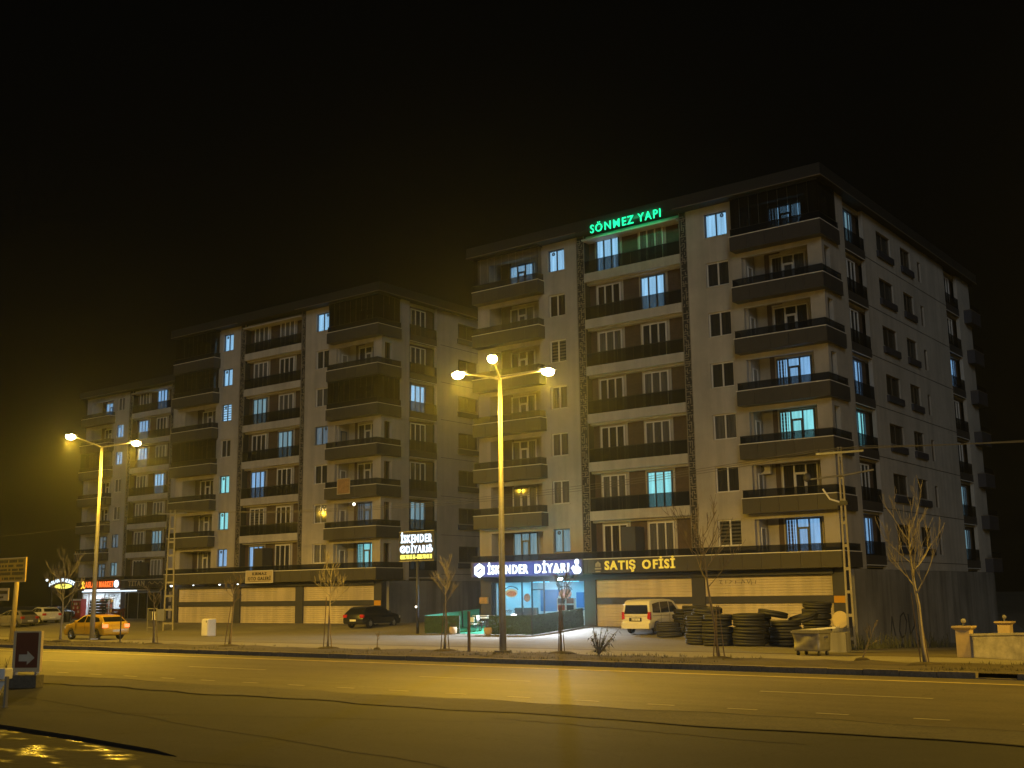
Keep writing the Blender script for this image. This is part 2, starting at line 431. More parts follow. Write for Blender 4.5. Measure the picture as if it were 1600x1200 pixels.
XS = [-420, -300, -220, -170] + fr(-140, 40, 4) + [70, 120, 200, 300]
ground = tag(sheet('ground', sorted(set([-420, -300, -220, -170] + fr(-140, -28, 4) + fr(-27, -15, 0.75) + fr(-14, 40, 4) + [80, 160, 300])),
                   [-120, -60, -30, 0, 20, 36] + fr(40, 64, 1) + fr(66, 100, 3) + [120, 160, 240, 400, 700], 'bare_ground', -0.012), kind='structure')
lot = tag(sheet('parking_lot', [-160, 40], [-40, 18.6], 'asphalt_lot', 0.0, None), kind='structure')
road = tag(sheet('road', [-300, 120], [20.2, 31.42], 'asphalt_road', 0.0, None), kind='structure')
# gutter strip between the lot and the road, with broken edges
b = MB(); n_ = 240; xs_ = [-160+200*i/n_ for i in range(n_+1)]
def wob(x, s): return 0.10*math.sin(x*0.9+s)+0.07*math.sin(x*2.3+s*2)+0.04*math.sin(x*5.1+s*3)
for x in xs_: b.v += [(x, 18.45+wob(x, 1.0)*1.3, 0.012), (x, 20.35+wob(x, 4.0), 0.010)]
b.f = [(2*i, 2*i+2, 2*i+3, 2*i+1) for i in range(n_)]
gut = tag(obj('gutter', b, 'gutter_concrete'), kind='structure')
b = MB()                                   # open cracks along both edges of the gutter
for (off, base, zz, w0, seed) in ((18.45, 1.0, 0.016, 0.032, 3), (20.35, 4.0, 0.016, 0.026, 5)):
    rr = random.Random(seed)
    pts = []
    for i, x in enumerate(xs_):
        y = off+wob(x, base)*(1.3 if base == 1.0 else 1.0)
        w = w0*max(0.12, 0.5+0.7*math.sin(x*0.31+seed)+0.3*rr.random())
        pts.append((x, y, w))
    for i in range(len(pts)-1):
        a, c = pts[i], pts[i+1]
        b.quad((a[0], a[1]-a[2], zz), (c[0], c[1]-c[2], zz), (c[0], c[1]+c[2], zz), (a[0], a[1]+a[2], zz))
mat('crack_dark', (0.012, 0.010, 0.008), 1.0)
tag(obj('pavement_crack', b, 'crack_dark', gut))
def slit(name, pts, w, z, parent, m='crack_dark'):
    b = MB()
    for i in range(len(pts)-1):
        (x0, y0), (x1, y1) = pts[i], pts[i+1]
        dx, dy = x1-x0, y1-y0; L = math.hypot(dx, dy); nx, ny = -dy/L*w, dx/L*w
        b.quad((x0-nx, y0-ny, z), (x1-nx, y1-ny, z), (x1+nx, y1+ny, z), (x0+nx, y0+ny, z))
    return obj(name, b, m, parent)
rj = random.Random(11)
def jag(a, c, n=24, j=0.06):
    return [(a[0]+(c[0]-a[0])*i/n+rj.uniform(-j, j), a[1]+(c[1]-a[1])*i/n+rj.uniform(-j, j)) for i in range(n+1)]
slit('pavement_crack', jag((-27.0, 15.6), (-7.0, 11.6)), 0.016, 0.004, lot)
slit('pavement_crack', jag((-30.0, 11.5), (-13.0, 17.2)), 0.012, 0.004, lot)
slit('pavement_crack', jag((-14.0, 17.6), (-7.5, 17.0)), 0.022, 0.004, lot)
slit('pavement_crack', jag((-16.0, 10.4), (-3.0, 12.6)), 0.012, 0.004, lot)
# road markings
b = MB().quad((-300, 29.82, 0.005), (120, 29.82, 0.005), (120, 30.02, 0.005), (-300, 30.02, 0.005))
mat('mark_yellow', (0.55, 0.45, 0.22), 0.7, var=0.22, vscale=1.3, world=True)
mat('mark_white', (0.40, 0.37, 0.30), 0.7, var=0.25, vscale=2.0, world=True)
obj('edge_line', b, 'mark_yellow', road)
dash = MB().quad((0, -0.06, 0.005), (4.0, -0.06, 0.005), (4.0, 0.06, 0.005), (0, 0.06, 0.005)).mesh('lane_dash'); dash.materials.append(M['mark_white'])
for i in range(-9, 5): obj('lane_dash', dash, None, road, (-12.2+10.7*i, 25.45, 0))
sdash = MB().quad((0, -0.055, 0.005), (0.65, -0.055, 0.005), (0.65, 0.055, 0.005), (0, 0.055, 0.005)).mesh('edge_dash'); sdash.materials.append(M['mark_white'])
for i in range(-16, 8): obj('edge_dash', sdash, None, road, (-14.73+1.86*i, 21.44, 0))
# kerb of separate stones
kerb = tag(obj('kerb', MB().box(-200, 60, 31.5, 31.74, -0.2, 0.02), 'kerb_concrete'), kind='structure')
ks = MB().box(0.012, 0.988, -0.14, 0.14, -0.1, 0.16).mesh('kerb_stone'); ks.materials.append(M['kerb_concrete'])
rk = random.Random(2)
for i in range(-118, 12):
    if i in (-9,): continue
    o = obj('kerb_stone', ks, None, kerb, (i, 31.6+rk.uniform(-0.012, 0.012), rk.uniform(-0.008, 0.008)), rz=rk.uniform(-0.006, 0.006))
b = MB(); rv = random.Random(5)
vx = fr(-200, 60, 0.8); vy = [31.74, 32.3, 33.2, 34.3, 35.5, 36.6, 37.3]
b.v = [(x, y, (0.13 if j == 0 else (0.004 if j == len(vy)-1 else 0.10+0.09*rv.random()-0.015*j))) for j, y in enumerate(vy) for x in vx]
nx = len(vx); b.f = [(j*nx+i, j*nx+i+1, (j+1)*nx+i+1, (j+1)*nx+i) for j in range(len(vy)-1) for i in range(nx-1)]
verge = tag(obj('verge', b, 'soil', smooth=True), kind='structure')
pave = tag(sheet('pavement', fr(-200, 60, 10), [37.3, 40.6], 'pavement_slab', 0.008, None), kind='structure')
slit('pavement_joint', [(-200, 40.75), (60, 40.75)], 0.16, 0.012, pave, 'soil')
fore = tag(sheet('forecourt', fr(-140, -26, 3)+fr(-25, -18, 1), [40.9]+fr(42, 64, 1)+[70, 80, 95], 'forecourt_paving', -0.002), kind='structure')
# grass tufts in the verge
b = MB(); rg = random.Random(21)
for k in range(3600):
    x = rg.uniform(-75, 2) if k % 4 else rg.uniform(-30, 0)
    y = rg.choice([rg.uniform(31.9, 33.6), rg.uniform(31.9, 37.0)])
    if math.sin(x*0.55)+math.sin(x*0.21+1.3)+rg.uniform(-1.0, 1.0) < -0.3: continue
    for j in range(3):
        a = rg.uniform(0, 2*PI); h = rg.uniform(0.02, 0.11); w = 0.012
        px, py = x+rg.uniform(-0.08, 0.08), y+rg.uniform(-0.08, 0.08)
        i = len(b.v); l = rg.uniform(0.0, 0.10)
        b.v += [(px-w*math.cos(a), py-w*math.sin(a), 0.06), (px+w*math.cos(a), py+w*math.sin(a), 0.06), (px-l*math.sin(a), py+l*math.cos(a), 0.09+h)]
        b.f.append((i, i+1, i+2))
tag(obj('grass', b, 'dry_grass'), 'short dry grass growing in patches along the roadside verge', 'grass', kind='stuff')

# ------------------------------------------------------------------ apartment blocks
DZ = 3.035
def WL(k): return 4.38+DZ*k            # top of the balcony parapets of floor k
def frame_fn(w, h, n, rail=None, t=0.07, dep=0.09):
    def f():
        b = MB(); b.box(0, t, 0, dep, 0, h); b.box(w-t, w, 0, dep, 0, h)
        b.box(t, w-t, 0, dep, 0, t); b.box(t, w-t, 0, dep, h-t, h)
        for i in range(1, n):
            x = w*i/n; b.box(x-t*0.6, x+t*0.6, 0.01, dep-0.01, t, h-t)
        if rail is not None:
            i, z = rail; x0 = w*i/n+t*0.6; x1 = w*(i+1)/n-t*0.6
            b.box(x0, x1, 0.012, dep-0.012, z-0.06, z+0.06)
            b.box(x0, x0+0.07, -0.012, dep-0.012, t, z-0.06); b.box(x1-0.07, x1, -0.012, dep-0.012, t, z-0.06)
        return b
    return f
def pane_fn(w, h): return lambda: MB().box(0, w, 0, 0.012, 0, h)
def curt_fn(w, h):
    def f():
        b = MB(); n = max(6, int(w/0.09)); 
        for i in range(n+1): 
            y = 0.018*(1 if i % 2 else -1); b.v += [(w*i/n, y, 0), (w*i/n, y, h)]
        b.f = [(2*i, 2*i+2, 2*i+3, 2*i+1) for i in range(n)]
        return b
    return f
RW = random.Random(77)
def window(parent, loc, w, h, n, look='curtain_grey', rz=0.0, rail=None, fm='white_frame'):
    key = ('win', round(w, 3), round(h, 3), n, rail, fm)
    o = obj('window', cached(key, frame_fn(w, h, n, rail), 'window', fm), None, parent, loc, rz)
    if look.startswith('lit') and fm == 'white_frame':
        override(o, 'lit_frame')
    t = 0.07; pw = w/n
    for i in range(n):
        x0 = pw*i+(t if i == 0 else t*0.6); x1 = pw*(i+1)-(t if i == n-1 else t*0.6)
        obj('pane', cached(('pane', round(x1-x0, 3), round(h, 3)), pane_fn(x1-x0, h-2*t), 'pane', 'window_glass'), None, o, (x0, 0.045, t))
    c = obj('curtain', cached(('curt', round(w, 3), round(h, 3)), curt_fn(w-2*t, h-2*t), 'curtain', 'curtain_grey'), None, o, (t, 0.115, t))
    if look == 'curtain_grey': look = RW.choice(['curtain_grey']*5+['curtain_pale', 'curtain_pale', 'curtain_dark', 'curtain_brown', 'blind_grey'])
    override(c, look)
    return o
mat('lit_frame', (0.10, 0.13, 0.17), 0.4)  # backlit shade of the white frames put into their colour
def vent_fn(): return MB().lathe([(0.05, 0.0), (0.12, 0.005), (0.12, 0.03), (0.05, 0.03)], 16, axis='y', close=True).box(-0.11, 0.11, 0.010, 0.02, -0.012, 0.012)
def planks_fn(w, h, step=0.2):
    def f():
        b = MB(); z = 0.0
        while z < h-0.01:
            z1 = min(z+step, h); b.box(0, w, 0, 0.03, z, z1-0.012); z = z1
        b.box(0, w, 0.02, 0.05, 0, h)
        return b
    return f
def planks(parent, loc, w, h, rz=0.0):
    return obj('plank_cladding', cached(('plk', round(w, 3), round(h, 3)), planks_fn(w, h), 'plank_cladding', 'brown_plank'), None, parent, loc, rz)
def lattice_fn(w, h, seed):
    def f():
        b = MB(); r = random.Random(seed); c = 0.14; nx = int(w/c); nz = int(h/c); x0 = (w-nx*c)/2
        b.box(0, 0.035, -0.02, 0.05, 0, h); b.box(w-0.035, w, -0.02, 0.05, 0, h)
        for i in range(nx+1):
            for j in range(nz):
                if r.random() < 0.42: b.box(x0+i*c-0.022, x0+i*c+0.022, -0.012, 0.012, j*c-0.02, (j+1)*c+0.02)
                if i < nx and r.random() < 0.42: b.box(x0+i*c, x0+(i+1)*c, -0.0125, 0.0115, j*c-0.022, j*c+0.022)
        return b
    return f
def balcony(parent, k, x0, x1, yf, xs, ys, left_ret, loc=(0, 0, 0), h=0.87, gl=0.42, light=False, panels=True):
    """projecting balcony: slab and core, clad with separate panels, pale cap, tinted glass rail. Local z 0 = top of the parapet.
    x0..x1 front run at y=yf; right return along x=x1 back to y=ys; left return back to y=left_ret"""
    key = ('bal', round(x0, 2), round(x1, 2), round(yf, 2), round(ys, 2), round(left_ret, 2), round(h, 2))
    def core():
        b = MB(); t = 0.12
        b.box(x0+0.02, x1-0.02, yf+0.02, yf+t, -h, -0.02)
        b.box(x1-t, x1-0.02, yf+t, ys, -h, -0.02)
        b.box(x0+0.02, x0+t, yf+t, left_ret, -h, -0.02)
        b.box(x0+t, x1-t, yf+t, max(0.3, left_ret), -h, -h+0.22)
        return b
    o = obj('balcony', cached(key, core, 'balcony', 'parapet_clad'), None, parent, loc)
    if panels:
        L = x1-x0; n = max(1, round(L/1.15)); w = L/n
        pm = cached(('pan', round(w, 3), round(h, 2)), lambda: MB().box(0.008, w-0.008, -0.02, 0.018, -h, -0.03), 'cladding_panel', 'parapet_clad')
        for i in range(n): obj('cladding_panel', pm, None, o, (x0+i*w, yf, 0))
        L = ys-yf; n = max(1, round(L/1.1)); w = L/n
        pm = cached(('pan', round(w, 3), round(h, 2)), lambda: MB().box(0.008, w-0.008, -0.02, 0.018, -h, -0.03), 'cladding_panel', 'parapet_clad')
        for i in range(n): obj('cladding_panel', pm, None, o, (x1, yf+i*w, 0), PI/2)
    def cap():
        b = MB(); b.box(x0-0.03, x1+0.03, yf-0.035, yf+0.13, -0.045, 0.0)
        b.box(x1-0.13, x1+0.03, yf+0.13, ys, -0.045, 0.0); b.box(x0-0.03, x0+0.13, yf+0.13, left_ret, -0.045, 0.0)
        return b
    obj('cap_rail', cached(key+('cap',), cap, 'cap_rail', 'pale_cap'), None, o)
    def glass():
        b = MB(); b.box(x0+0.04, x1-0.04, yf+0.05, yf+0.065, 0.0, gl); b.box(x1-0.065, x1-0.05, yf+0.07, ys, 0.0, gl)
        b.box(x0+0.05, x0+0.065, yf+0.07, left_ret, 0.0, gl); return b
    obj('glass_rail', cached(key+('gl', round(gl, 2)), glass, 'glass_rail', 'tinted_glass'), None, o)
    def hand():
        b = MB(); b.box(x0+0.03, x1-0.03, yf+0.035, yf+0.08, gl, gl+0.025); b.box(x1-0.08, x1-0.035, yf+0.08, ys, gl, gl+0.025); 
        n = max(2, round((x1-x0)/1.15))
        for i in range(n+1):
            x = x0+0.05+(x1-x0-0.1)*i/n; b.box(x-0.012, x+0.012, yf+0.068, yf+0.085, 0, gl)
        return b
    obj('handrail', cached(key+('hr',), hand, 'handrail', 'dark_frame'), None, o)
    return o
def enclosure(parent, k, x0, x1, yf, ys, left_ret, loc, top, gm='smoked_glass'):
    """folding glass panels closing a balcony from the parapet to the slab above"""
    o = obj('balcony_enclosure', MB().box(x0+0.05, x1-0.05, yf+0.09, yf+0.16, top-0.10, top).box(x1-0.16, x1-0.09, yf+0.16, ys, top-0.10, top), 'dark_frame', parent, loc)
    n = round((x1-x0)/0.62); w = (x1-x0-0.12)/n
    pm = cached(('enc', round(w, 3), round(top, 2), gm), lambda: MB().box(0.012, w-0.012, 0, 0.012, 0.0, top-0.1), 'pane', gm)
    for i in range(n): obj('pane', pm, None, o, (x0+0.06+i*w, yf+0.12, 0))
    n = round((ys-yf)/0.62); w2 = (ys-yf-0.2)/n
    pm = cached(('enc', round(w2, 3), round(top, 2), gm), lambda: MB().box(0.012, w2-0.012, 0, 0.012, 0.0, top-0.1), 'pane', gm)
    for i in range(n): obj('pane', pm, None, o, (x1-0.12, yf+0.15+i*w2, 0), PI/2)
    if left_ret > yf+0.3:
        n = max(1, round((left_ret-yf)/0.62)); w3 = (left_ret-yf-0.2)/n
        pm = cached(('enc', round(w3, 3), round(top, 2), gm), lambda: MB().box(0.012, w3-0.012, 0, 0.012, 0.0, top-0.1), 'pane', gm)
        for i in range(n): obj('pane', pm, None, o, (x0+0.12, yf+0.15+i*w3, 0), PI/2)
    return o

def block(loc, label, lights, closed, side=True, ds=0.0, shutters=(1, 2), clear=False):
    t = thing('apartment_block', loc, label, 'apartment block', 'twin apartment blocks along the road')
    T = 25.0
    zb = 3.45
    # --- outer walls
    ops = []
    for k in range(7):
        z = WL(k)
        ops += [(-23.66, -19.48, z-0.6, z+1.87), (-18.7, -17.4, z+0.47, z+1.95)]
    b = MB(); grid_wall(b, -24.65, -16.45, zb, T, ops, 0.0, 0.25); obj('wall', merge(b.mesh('wall')), 'beige_render', t)
    ops = []
    for k in range(7):
        z = WL(k)
        ops += [(-7.2, -5.72, z+0.47, z+1.95), (-4.9, -0.85, z-0.6, z+1.87)]
    b = MB(); grid_wall(b, -8.4, 0.0, zb, T, ops, 0.0, 0.25); obj('wall', merge(b.mesh('wall')), 'beige_render', t)
    # side walls are built in XZ and turned to face +x
    a1, a2, b1, b2, e = 3.55+ds, 6.75+ds, 22.5, 25.6, 28.6
    ops = [(0.35, 1.15, WL(k)-0.1, WL(k)+1.80) for k in range(7)]
    b = MB(); grid_wall(b, 0.252, a1, zb, T, ops, 0.0, 0.25); obj('wall', merge(b.mesh('wall')), 'beige_render', t, rz=PI/2)
    ops = []
    if side:
        for k in range(7):
            z = WL(k); ops += [(8.95, 11.45, z+0.5, z+1.75), (13.35, 15.3, z+0.5, z+1.75), (16.7, 17.35, z+0.1, z+1.5)]
    b = MB(); grid_wall(b, a2, b1, zb, T, ops, 0.0, 0.25); obj('wall', merge(b.mesh('wall')), 'beige_render', t, rz=PI/2)
    b = MB(); grid_wall(b, b2, e, zb, T, [], 0.0, 0.25); obj('wall', merge(b.mesh('wall')), 'beige_render', t, rz=PI/2)
    obj('wall', MB().box(-24.65, -24.4, 0.252, e, zb, T).box(-24.4, -0.252, e-0.25, e, zb, T), 'beige_render', t)
    # floor slabs, ceiling and interior darkness behind the openings
    sl = MB()
    for k in range(7): sl.box(-24.39, -0.26, 0.255, e-0.26, WL(k)-0.84, WL(k)-0.6)
    sl.box(-24.39, -0.26, 0.255, e-0.26, T-0.2, T-0.005)
    obj('floor_slab', sl, 'beige_trim', t)
    for xi in (-4.95, -19.4, -23.9): obj('inner_wall', MB().box(xi, xi+0.2, 0.255, 1.35, zb, T-0.21), 'beige_render', t)
    obj('partition', MB().box(-8.3, -4.96, 0.62, 0.7, zb, T-0.21).box(-19.1, -16.5, 0.62, 0.7, zb, T-0.21).box(-0.62, -0.55, 1.2, e-0.3, zb, T-0.21), 'interior_dark', t)
    # --- loggia back walls, planks and balcony doors
    for k in range(7):
        z = WL(k)-0.6; h = DZ-0.245
        obj('loggia_wall', cached('lw1', lambda: MB().box(-23.69, -19.41, 1.36, 1.56, 0, h), 'loggia_wall', 'beige_render'), None, t, (0, 0, z))
        obj('loggia_wall', cached('lw2', lambda: MB().box(-4.74, -0.26, 1.36, 1.56, 0, h), 'loggia_wall', 'beige_render'), None, t, (0, 0, z))
        planks(t, (-4.05, 1.30, z), 0.95, h); planks(t, (-0.98, 1.30, z), 0.55, h)
        planks(t, (-23.6, 1.30, z), 0.85, h); planks(t, (-20.15, 1.30, z), 0.6, h)
        obj('window_surround', cached('sur_d', lambda: MB().box(-0.12, 0, 0, 0.06, 0, 2.55).box(2.1, 2.22, 0, 0.06, 0, 2.55).box(-0.12, 2.22, 0, 0.06, 2.55, 2.68), 'window_surround', 'beige_trim'), None, t, (-3.62, 1.28, z))
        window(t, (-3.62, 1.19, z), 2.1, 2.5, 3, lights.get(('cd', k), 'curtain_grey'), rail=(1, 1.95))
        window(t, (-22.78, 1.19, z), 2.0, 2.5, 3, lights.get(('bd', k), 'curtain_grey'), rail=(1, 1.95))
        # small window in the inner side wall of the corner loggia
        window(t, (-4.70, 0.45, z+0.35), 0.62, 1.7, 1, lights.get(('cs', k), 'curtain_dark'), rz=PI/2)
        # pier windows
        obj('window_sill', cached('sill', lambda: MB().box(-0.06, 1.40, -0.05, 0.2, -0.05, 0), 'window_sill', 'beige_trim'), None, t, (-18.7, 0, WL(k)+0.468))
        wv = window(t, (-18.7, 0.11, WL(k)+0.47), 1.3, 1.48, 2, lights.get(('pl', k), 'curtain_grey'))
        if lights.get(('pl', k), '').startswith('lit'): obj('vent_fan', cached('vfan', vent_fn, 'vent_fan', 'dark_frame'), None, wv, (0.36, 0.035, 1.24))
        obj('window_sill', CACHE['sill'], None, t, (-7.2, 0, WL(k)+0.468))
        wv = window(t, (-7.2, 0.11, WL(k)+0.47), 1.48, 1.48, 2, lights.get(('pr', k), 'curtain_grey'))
        if lights.get(('pr', k), '').startswith('lit'): obj('vent_fan', cached('vfan', vent_fn, 'vent_fan', 'dark_frame'), None, wv, (1.12, 0.035, 1.26))
    # --- recessed middle: planks, french windows, slab bands and glass
    for k in range(7):
        z = WL(k)
        planks(t, (-15.85, 0.62, z-0.62), 6.95, DZ)
        for x, key in ((-15.2, 'rl'), (-12.0, 'rr')):
            window(t, (x, 0.44, z-0.14), 1.72, 2.2, 3, lights.get((key, k), 'curtain_grey'))
            obj('window_surround', cached('sur_r', lambda: MB().box(-0.16, 0, 0, 0.07, 0, 2.2).box(1.72, 1.86, 0, 0.07, 0, 2.2).box(-0.16, 1.86, 0, 0.07, 2.2, 2.36), 'window_surround', 'beige_trim'), None, t, (x, 0.56, z-0.14))
        if k:
            o = obj('slab_band', cached('band', lambda: MB().box(-15.84, -8.91, -0.06, 0.61, -0.71, -0.14), 'slab_band', 'beige_trim'), None, t, (0, 0, z))
            n = 6; w = 6.9/n
            gm = cached(('rg',), lambda: MB().box(0.01, w-0.01, -0.01, 0.005, -0.14, 0.67), 'glass_rail', 'tinted_glass')
            for i in range(n): obj('glass_rail', gm, None, o, (-15.82+i*w, -0.01, 0))
            obj('handrail', cached('rhr', lambda: MB().box(-15.84, -8.91, -0.03, 0.02, 0.67, 0.70), 'handrail', 'dark_frame'), None, o)
    obj('soffit_trim', MB().box(-15.84, -8.91, -0.30, 0.61, T-0.42, T-0.32), 'beige_trim', t)
    obj('recess_wall', MB().box(-15.9, -8.85, 0.70, 0.9, zb, T), 'brown_plank', t)
    for x, w in ((-16.45, 0.6), (-8.9, 0.5)):
        obj('screen_backing', MB().box(x+0.002, x+w-0.002, 0.06, 0.69, zb, T), 'lattice_back', t)
        obj('lattice_screen', cached(('lat', w), lattice_fn(w, T-zb, 3), 'lattice_screen', 'lattice_bar'), None, t, (x, 0.0, zb))
    # --- balconies
    for k in range(1, 7):
        z = WL(k)
        balcony(t, k, -5.25, 0.24, -0.7, 0, 2.15+ds*0.5, 0.0, (0, 0, z))
        balcony(t, k, -24.6, -19.05, -0.7, 0, -0.004, 2.0, (0, 0, z))
        if ('c', k) in closed: enclosure(t, k, -5.25, 0.24, -0.7, 2.15+ds*0.5, -0.01, (0, 0, z), (DZ-0.88) if k < 6 else T-WL(6)-0.02)
        if ('b', k) in closed: enclosure(t, k, -24.6, -19.05, -0.7, -0.004, 2.0, (0, 0, z), (DZ-0.88) if k < 6 else T-WL(6)-0.02, 'clear_balcony_glass' if clear else 'smoked_glass')
    # podium fascia: one long run over the shops
    balcony(t, 0, -24.75, 0.30, -0.75, 0, 2.15, 2.0, (0, 0, WL(0)), h=0.88, gl=0.38)
    # terrace divider between the two first-floor flats
    bevel(obj('terrace_divider', MB().box(-13.35, -12.35, -0.55, 0.5, 4.1, 6.2), 'slate_dark', t), 0.02)
    # --- ground floor
    obj('pillar', MB().box(-24.6, -23.72, 0.0, 0.5, -0.3, 3.12), 'slate_dark', t)
    obj('pillar', MB().box(-16.4, -15.62, 0.0, 0.5, -0.3, 3.12), 'slate_dark', t)
    obj('pillar', MB().box(-9.02, -8.2, 0.0, 0.5, -0.3, 3.12), 'slate_dark', t)
    obj('pillar', MB().box(-0.60, 0.16, 0.0, 0.5, -1.2, 3.12), 'slate_dark', t)
    obj('shop_lintel', MB().box(-24.6, 0.16, -0.02, 0.5, 3.12, 3.46), 'slate_dark', t)
    obj('roller_box', MB().box(-15.7, -0.5, -0.14, -0.03, 3.18, 3.44), 'slate_dark', t)
    bays = {0: (-23.72, -16.4), 1: (-15.62, -9.02), 2: (-8.2, -0.60)}
    for i in shutters:
        x0, x1 = bays[i]; w = x1-x0
        def shut(h):
            def f():
                b = MB(); z = 0.0
                while z < h-0.02:
                    z1 = min(h, z+0.15)
                    b.quad((0, 0.03, z), (w, 0.03, z), (w, 0.0, z+0.02), (0, 0.0, z+0.02)); b.quad((0, 0.0, z+0.02), (w, 0.0, z+0.02), (w, 0.03, z1), (0, 0.03, z1)); z = z1
                b.quad((0, 0.05, 0), (w, 0.05, 0), (w, 0.05, h), (0, 0.05, h))
                return b
            return f
        for (z0, z1) in ((0.18, 1.66), (2.04, 3.12)):
            o = obj('roller_shutter', cached(('sh', round(w, 2), z0), shut(z1-z0), 'roller_shutter', 'shutter_beige'), None, t, (x0, 0.12, z0)); o['kind'] = 'stuff'
        obj('shutter_band', MB().box(x0, x1, 0.06, 0.2, 1.66, 2.04), 'slate_dark', t)
        obj('plinth', MB().box(x0, x1, 0.04, 0.5, -0.3, 0.18), 'concrete', t)
    obj('accent_panel', MB().box(-0.56, 0.10, -0.02, -0.005, 1.66, 2.02), 'orange_panel', t)
    if side or True:
        obj('podium_wall', MB().box(-0.1, 0.42, 0.52, 27.3, -2.6, 3.42), 'concrete', t)
    obj('podium_wall', MB().box(-24.6, -24.3, 0.5, 27.3, -0.5, 3.42), 'slate_dark', t)
    obj('podium_roof', MB().box(-24.29, -0.11, 0.51, 27.3, 3.2, 3.40), 'concrete', t)
    # --- side elevation
    if side:
        for (ya, yb, key) in ((a1, a2, 's1'), (b1, b2, 's2')):
            for k in range(7):
                z = WL(k)
                planks(t, (-0.45, ya, z-0.62), yb-ya, DZ, PI/2)
                window(t, (-0.29, ya+0.45, z-0.14), 1.75, 2.15, 3, lights.get((key, k), 'curtain_dark'), rz=PI/2)
                if k or True:
                    o = obj('slab_band', cached(('sband', round(yb-ya, 2)), lambda: MB().box(0.005, yb-ya-0.005, -0.02, 0.44, -0.70, -0.16), 'slab_band', 'parapet_clad'), None, t, (0, ya, z), PI/2)
                    obj('glass_rail', cached(('sgl', round(yb-ya, 2)), lambda: MB().box(0.02, yb-ya-0.02, 0.0, 0.014, -0.16, 0.62), 'glass_rail', 'tinted_glass'), None, o)
                    obj('cap_rail', cached(('scp', round(yb-ya, 2)), lambda: MB().box(0.02, yb-ya-0.02, -0.03, 0.0, -0.73, -0.69), 'cap_rail', 'pale_cap'), None, o)
        for k in range(7):
            z = WL(k)
            for (y, w, key) in ((8.95, 2.5, 'w1'), (13.35, 1.95, 'w2')):
                window(t, (-0.10, y, z+0.5), w, 1.25, 2, lights.get((key, k), 'curtain_brown'), rz=PI/2, fm='frame_brown')
                obj('window_box', cached(('wb', w), lambda: MB().box(-0.12, w+0.15, -0.16, 0.0, 0.02, 0.42), 'window_box', 'slate_dark'), None, t, (0.005, y, z), PI/2)
            window(t, (-0.10, 16.7, z+0.1), 0.65, 1.4, 1, 'curtain_dark', rz=PI/2, fm='frame_brown')
            obj('movement_joint', cached('mj', lambda: MB().box(a2+0.02, b1-0.02, -0.012, -0.002, -0.018, 0.018), 'movement_joint', 'lattice_back'), None, t, (0, 0, z-0.45), PI/2)
        for k in range(0, 7):     # balconies at the rear corner stick out past the side wall
            z = WL(k)
            o = obj('balcony', cached('rearb', lambda: MB().box(-3.0, 0.55, 26.8, 29.2, -0.95, 0.0), 'balcony', 'slate_dark'), None, t, (0, 0, z))
            obj('cap_rail', cached('rearc', lambda: MB().box(-3.0, 0.57, 26.78, 29.22, 0.001, 0.04), 'cap_rail', 'trim_brown'), None, o)
            obj('glass_rail', cached('rearg', lambda: MB().box(0.50, 0.515, 26.85, 29.1, 0.04, 0.45), 'glass_rail', 'tinted_glass'), None, o)
    # --- roof
    obj('cornice', MB().box(-24.95, 0.5, -0.85, e+0.5, T, T+0.72), 'cornice_dark', t)
    obj('cornice_trim', MB().box(-24.97, -15.9, -0.88, -0.852, T+0.0, T+0.05), 'trim_brown', t)
    obj('cornice_trim', MB().box(-8.85, 0.52, -0.88, -0.852, T+0.0, T+0.05), 'trim_brown', t)
    obj('cornice_trim', MB().box(0.502, 0.53, -0.85, e+0.5, T+0.0, T+0.05), 'trim_brown', t)
    r = MB(); x0, x1, y0, y1 = -24.2, -0.3, 0.2, e-0.2
    r.v = [(x0,y0,T+0.72),(x1,y0,T+0.72),(x1,y1,T+0.72),(x0,y1,T+0.72),(x0+8,(y0+y1)/2,T+2.6),(x1-8,(y0+y1)/2,T+2.6)]
    r.f = [(0,1,5,4),(1,2,5),(2,3,4,5),(3,0,4)]
    obj('roof', r, 'cornice_dark', t)
    return t

B1 = block((-23.3, 59.2, 0), 'right-hand cream and brown block with the green lit sign on its roof edge',
    {('rl',6):'lit_white', ('rr',5):'lit_white', ('rr',1):'lit_cyan', ('pl',6):'lit_white', ('pl',0):'lit_dim', ('bd',6):'lit_white', ('bd',0):'lit_dim',
     ('pr',6):'lit_white', ('pr',5):'curtain_dark', ('pr',1):'curtain_dark', ('pr',4):'curtain_dark', ('pr',0):'blind_grey', ('cd',6):'lit_white', ('cs',6):'lit_blue', ('cd',3):'lit_blue', ('cd',2):'lit_cyan', ('cd',0):'lit_blue',
     ('cd',4):'curtain_dark', ('cd',1):'curtain_dark', ('rr',4):'curtain_dark', ('rl',2):'curtain_dark', ('s1',6):'lit_dim', ('s1',3):'lit_blue', ('s1',2):'lit_cyan', ('s1',0):'lit_blue', ('s2',4):'lit_blue', ('s2',1):'lit_dim', ('s2',0):'lit_dim',
     ('w1',6):'curtain_dark', ('w1',5):'curtain_dark', ('w2',4):'curtain_dark'},
    {('c',6), ('b',6)}, side=True, shutters=(1, 2), clear=True)
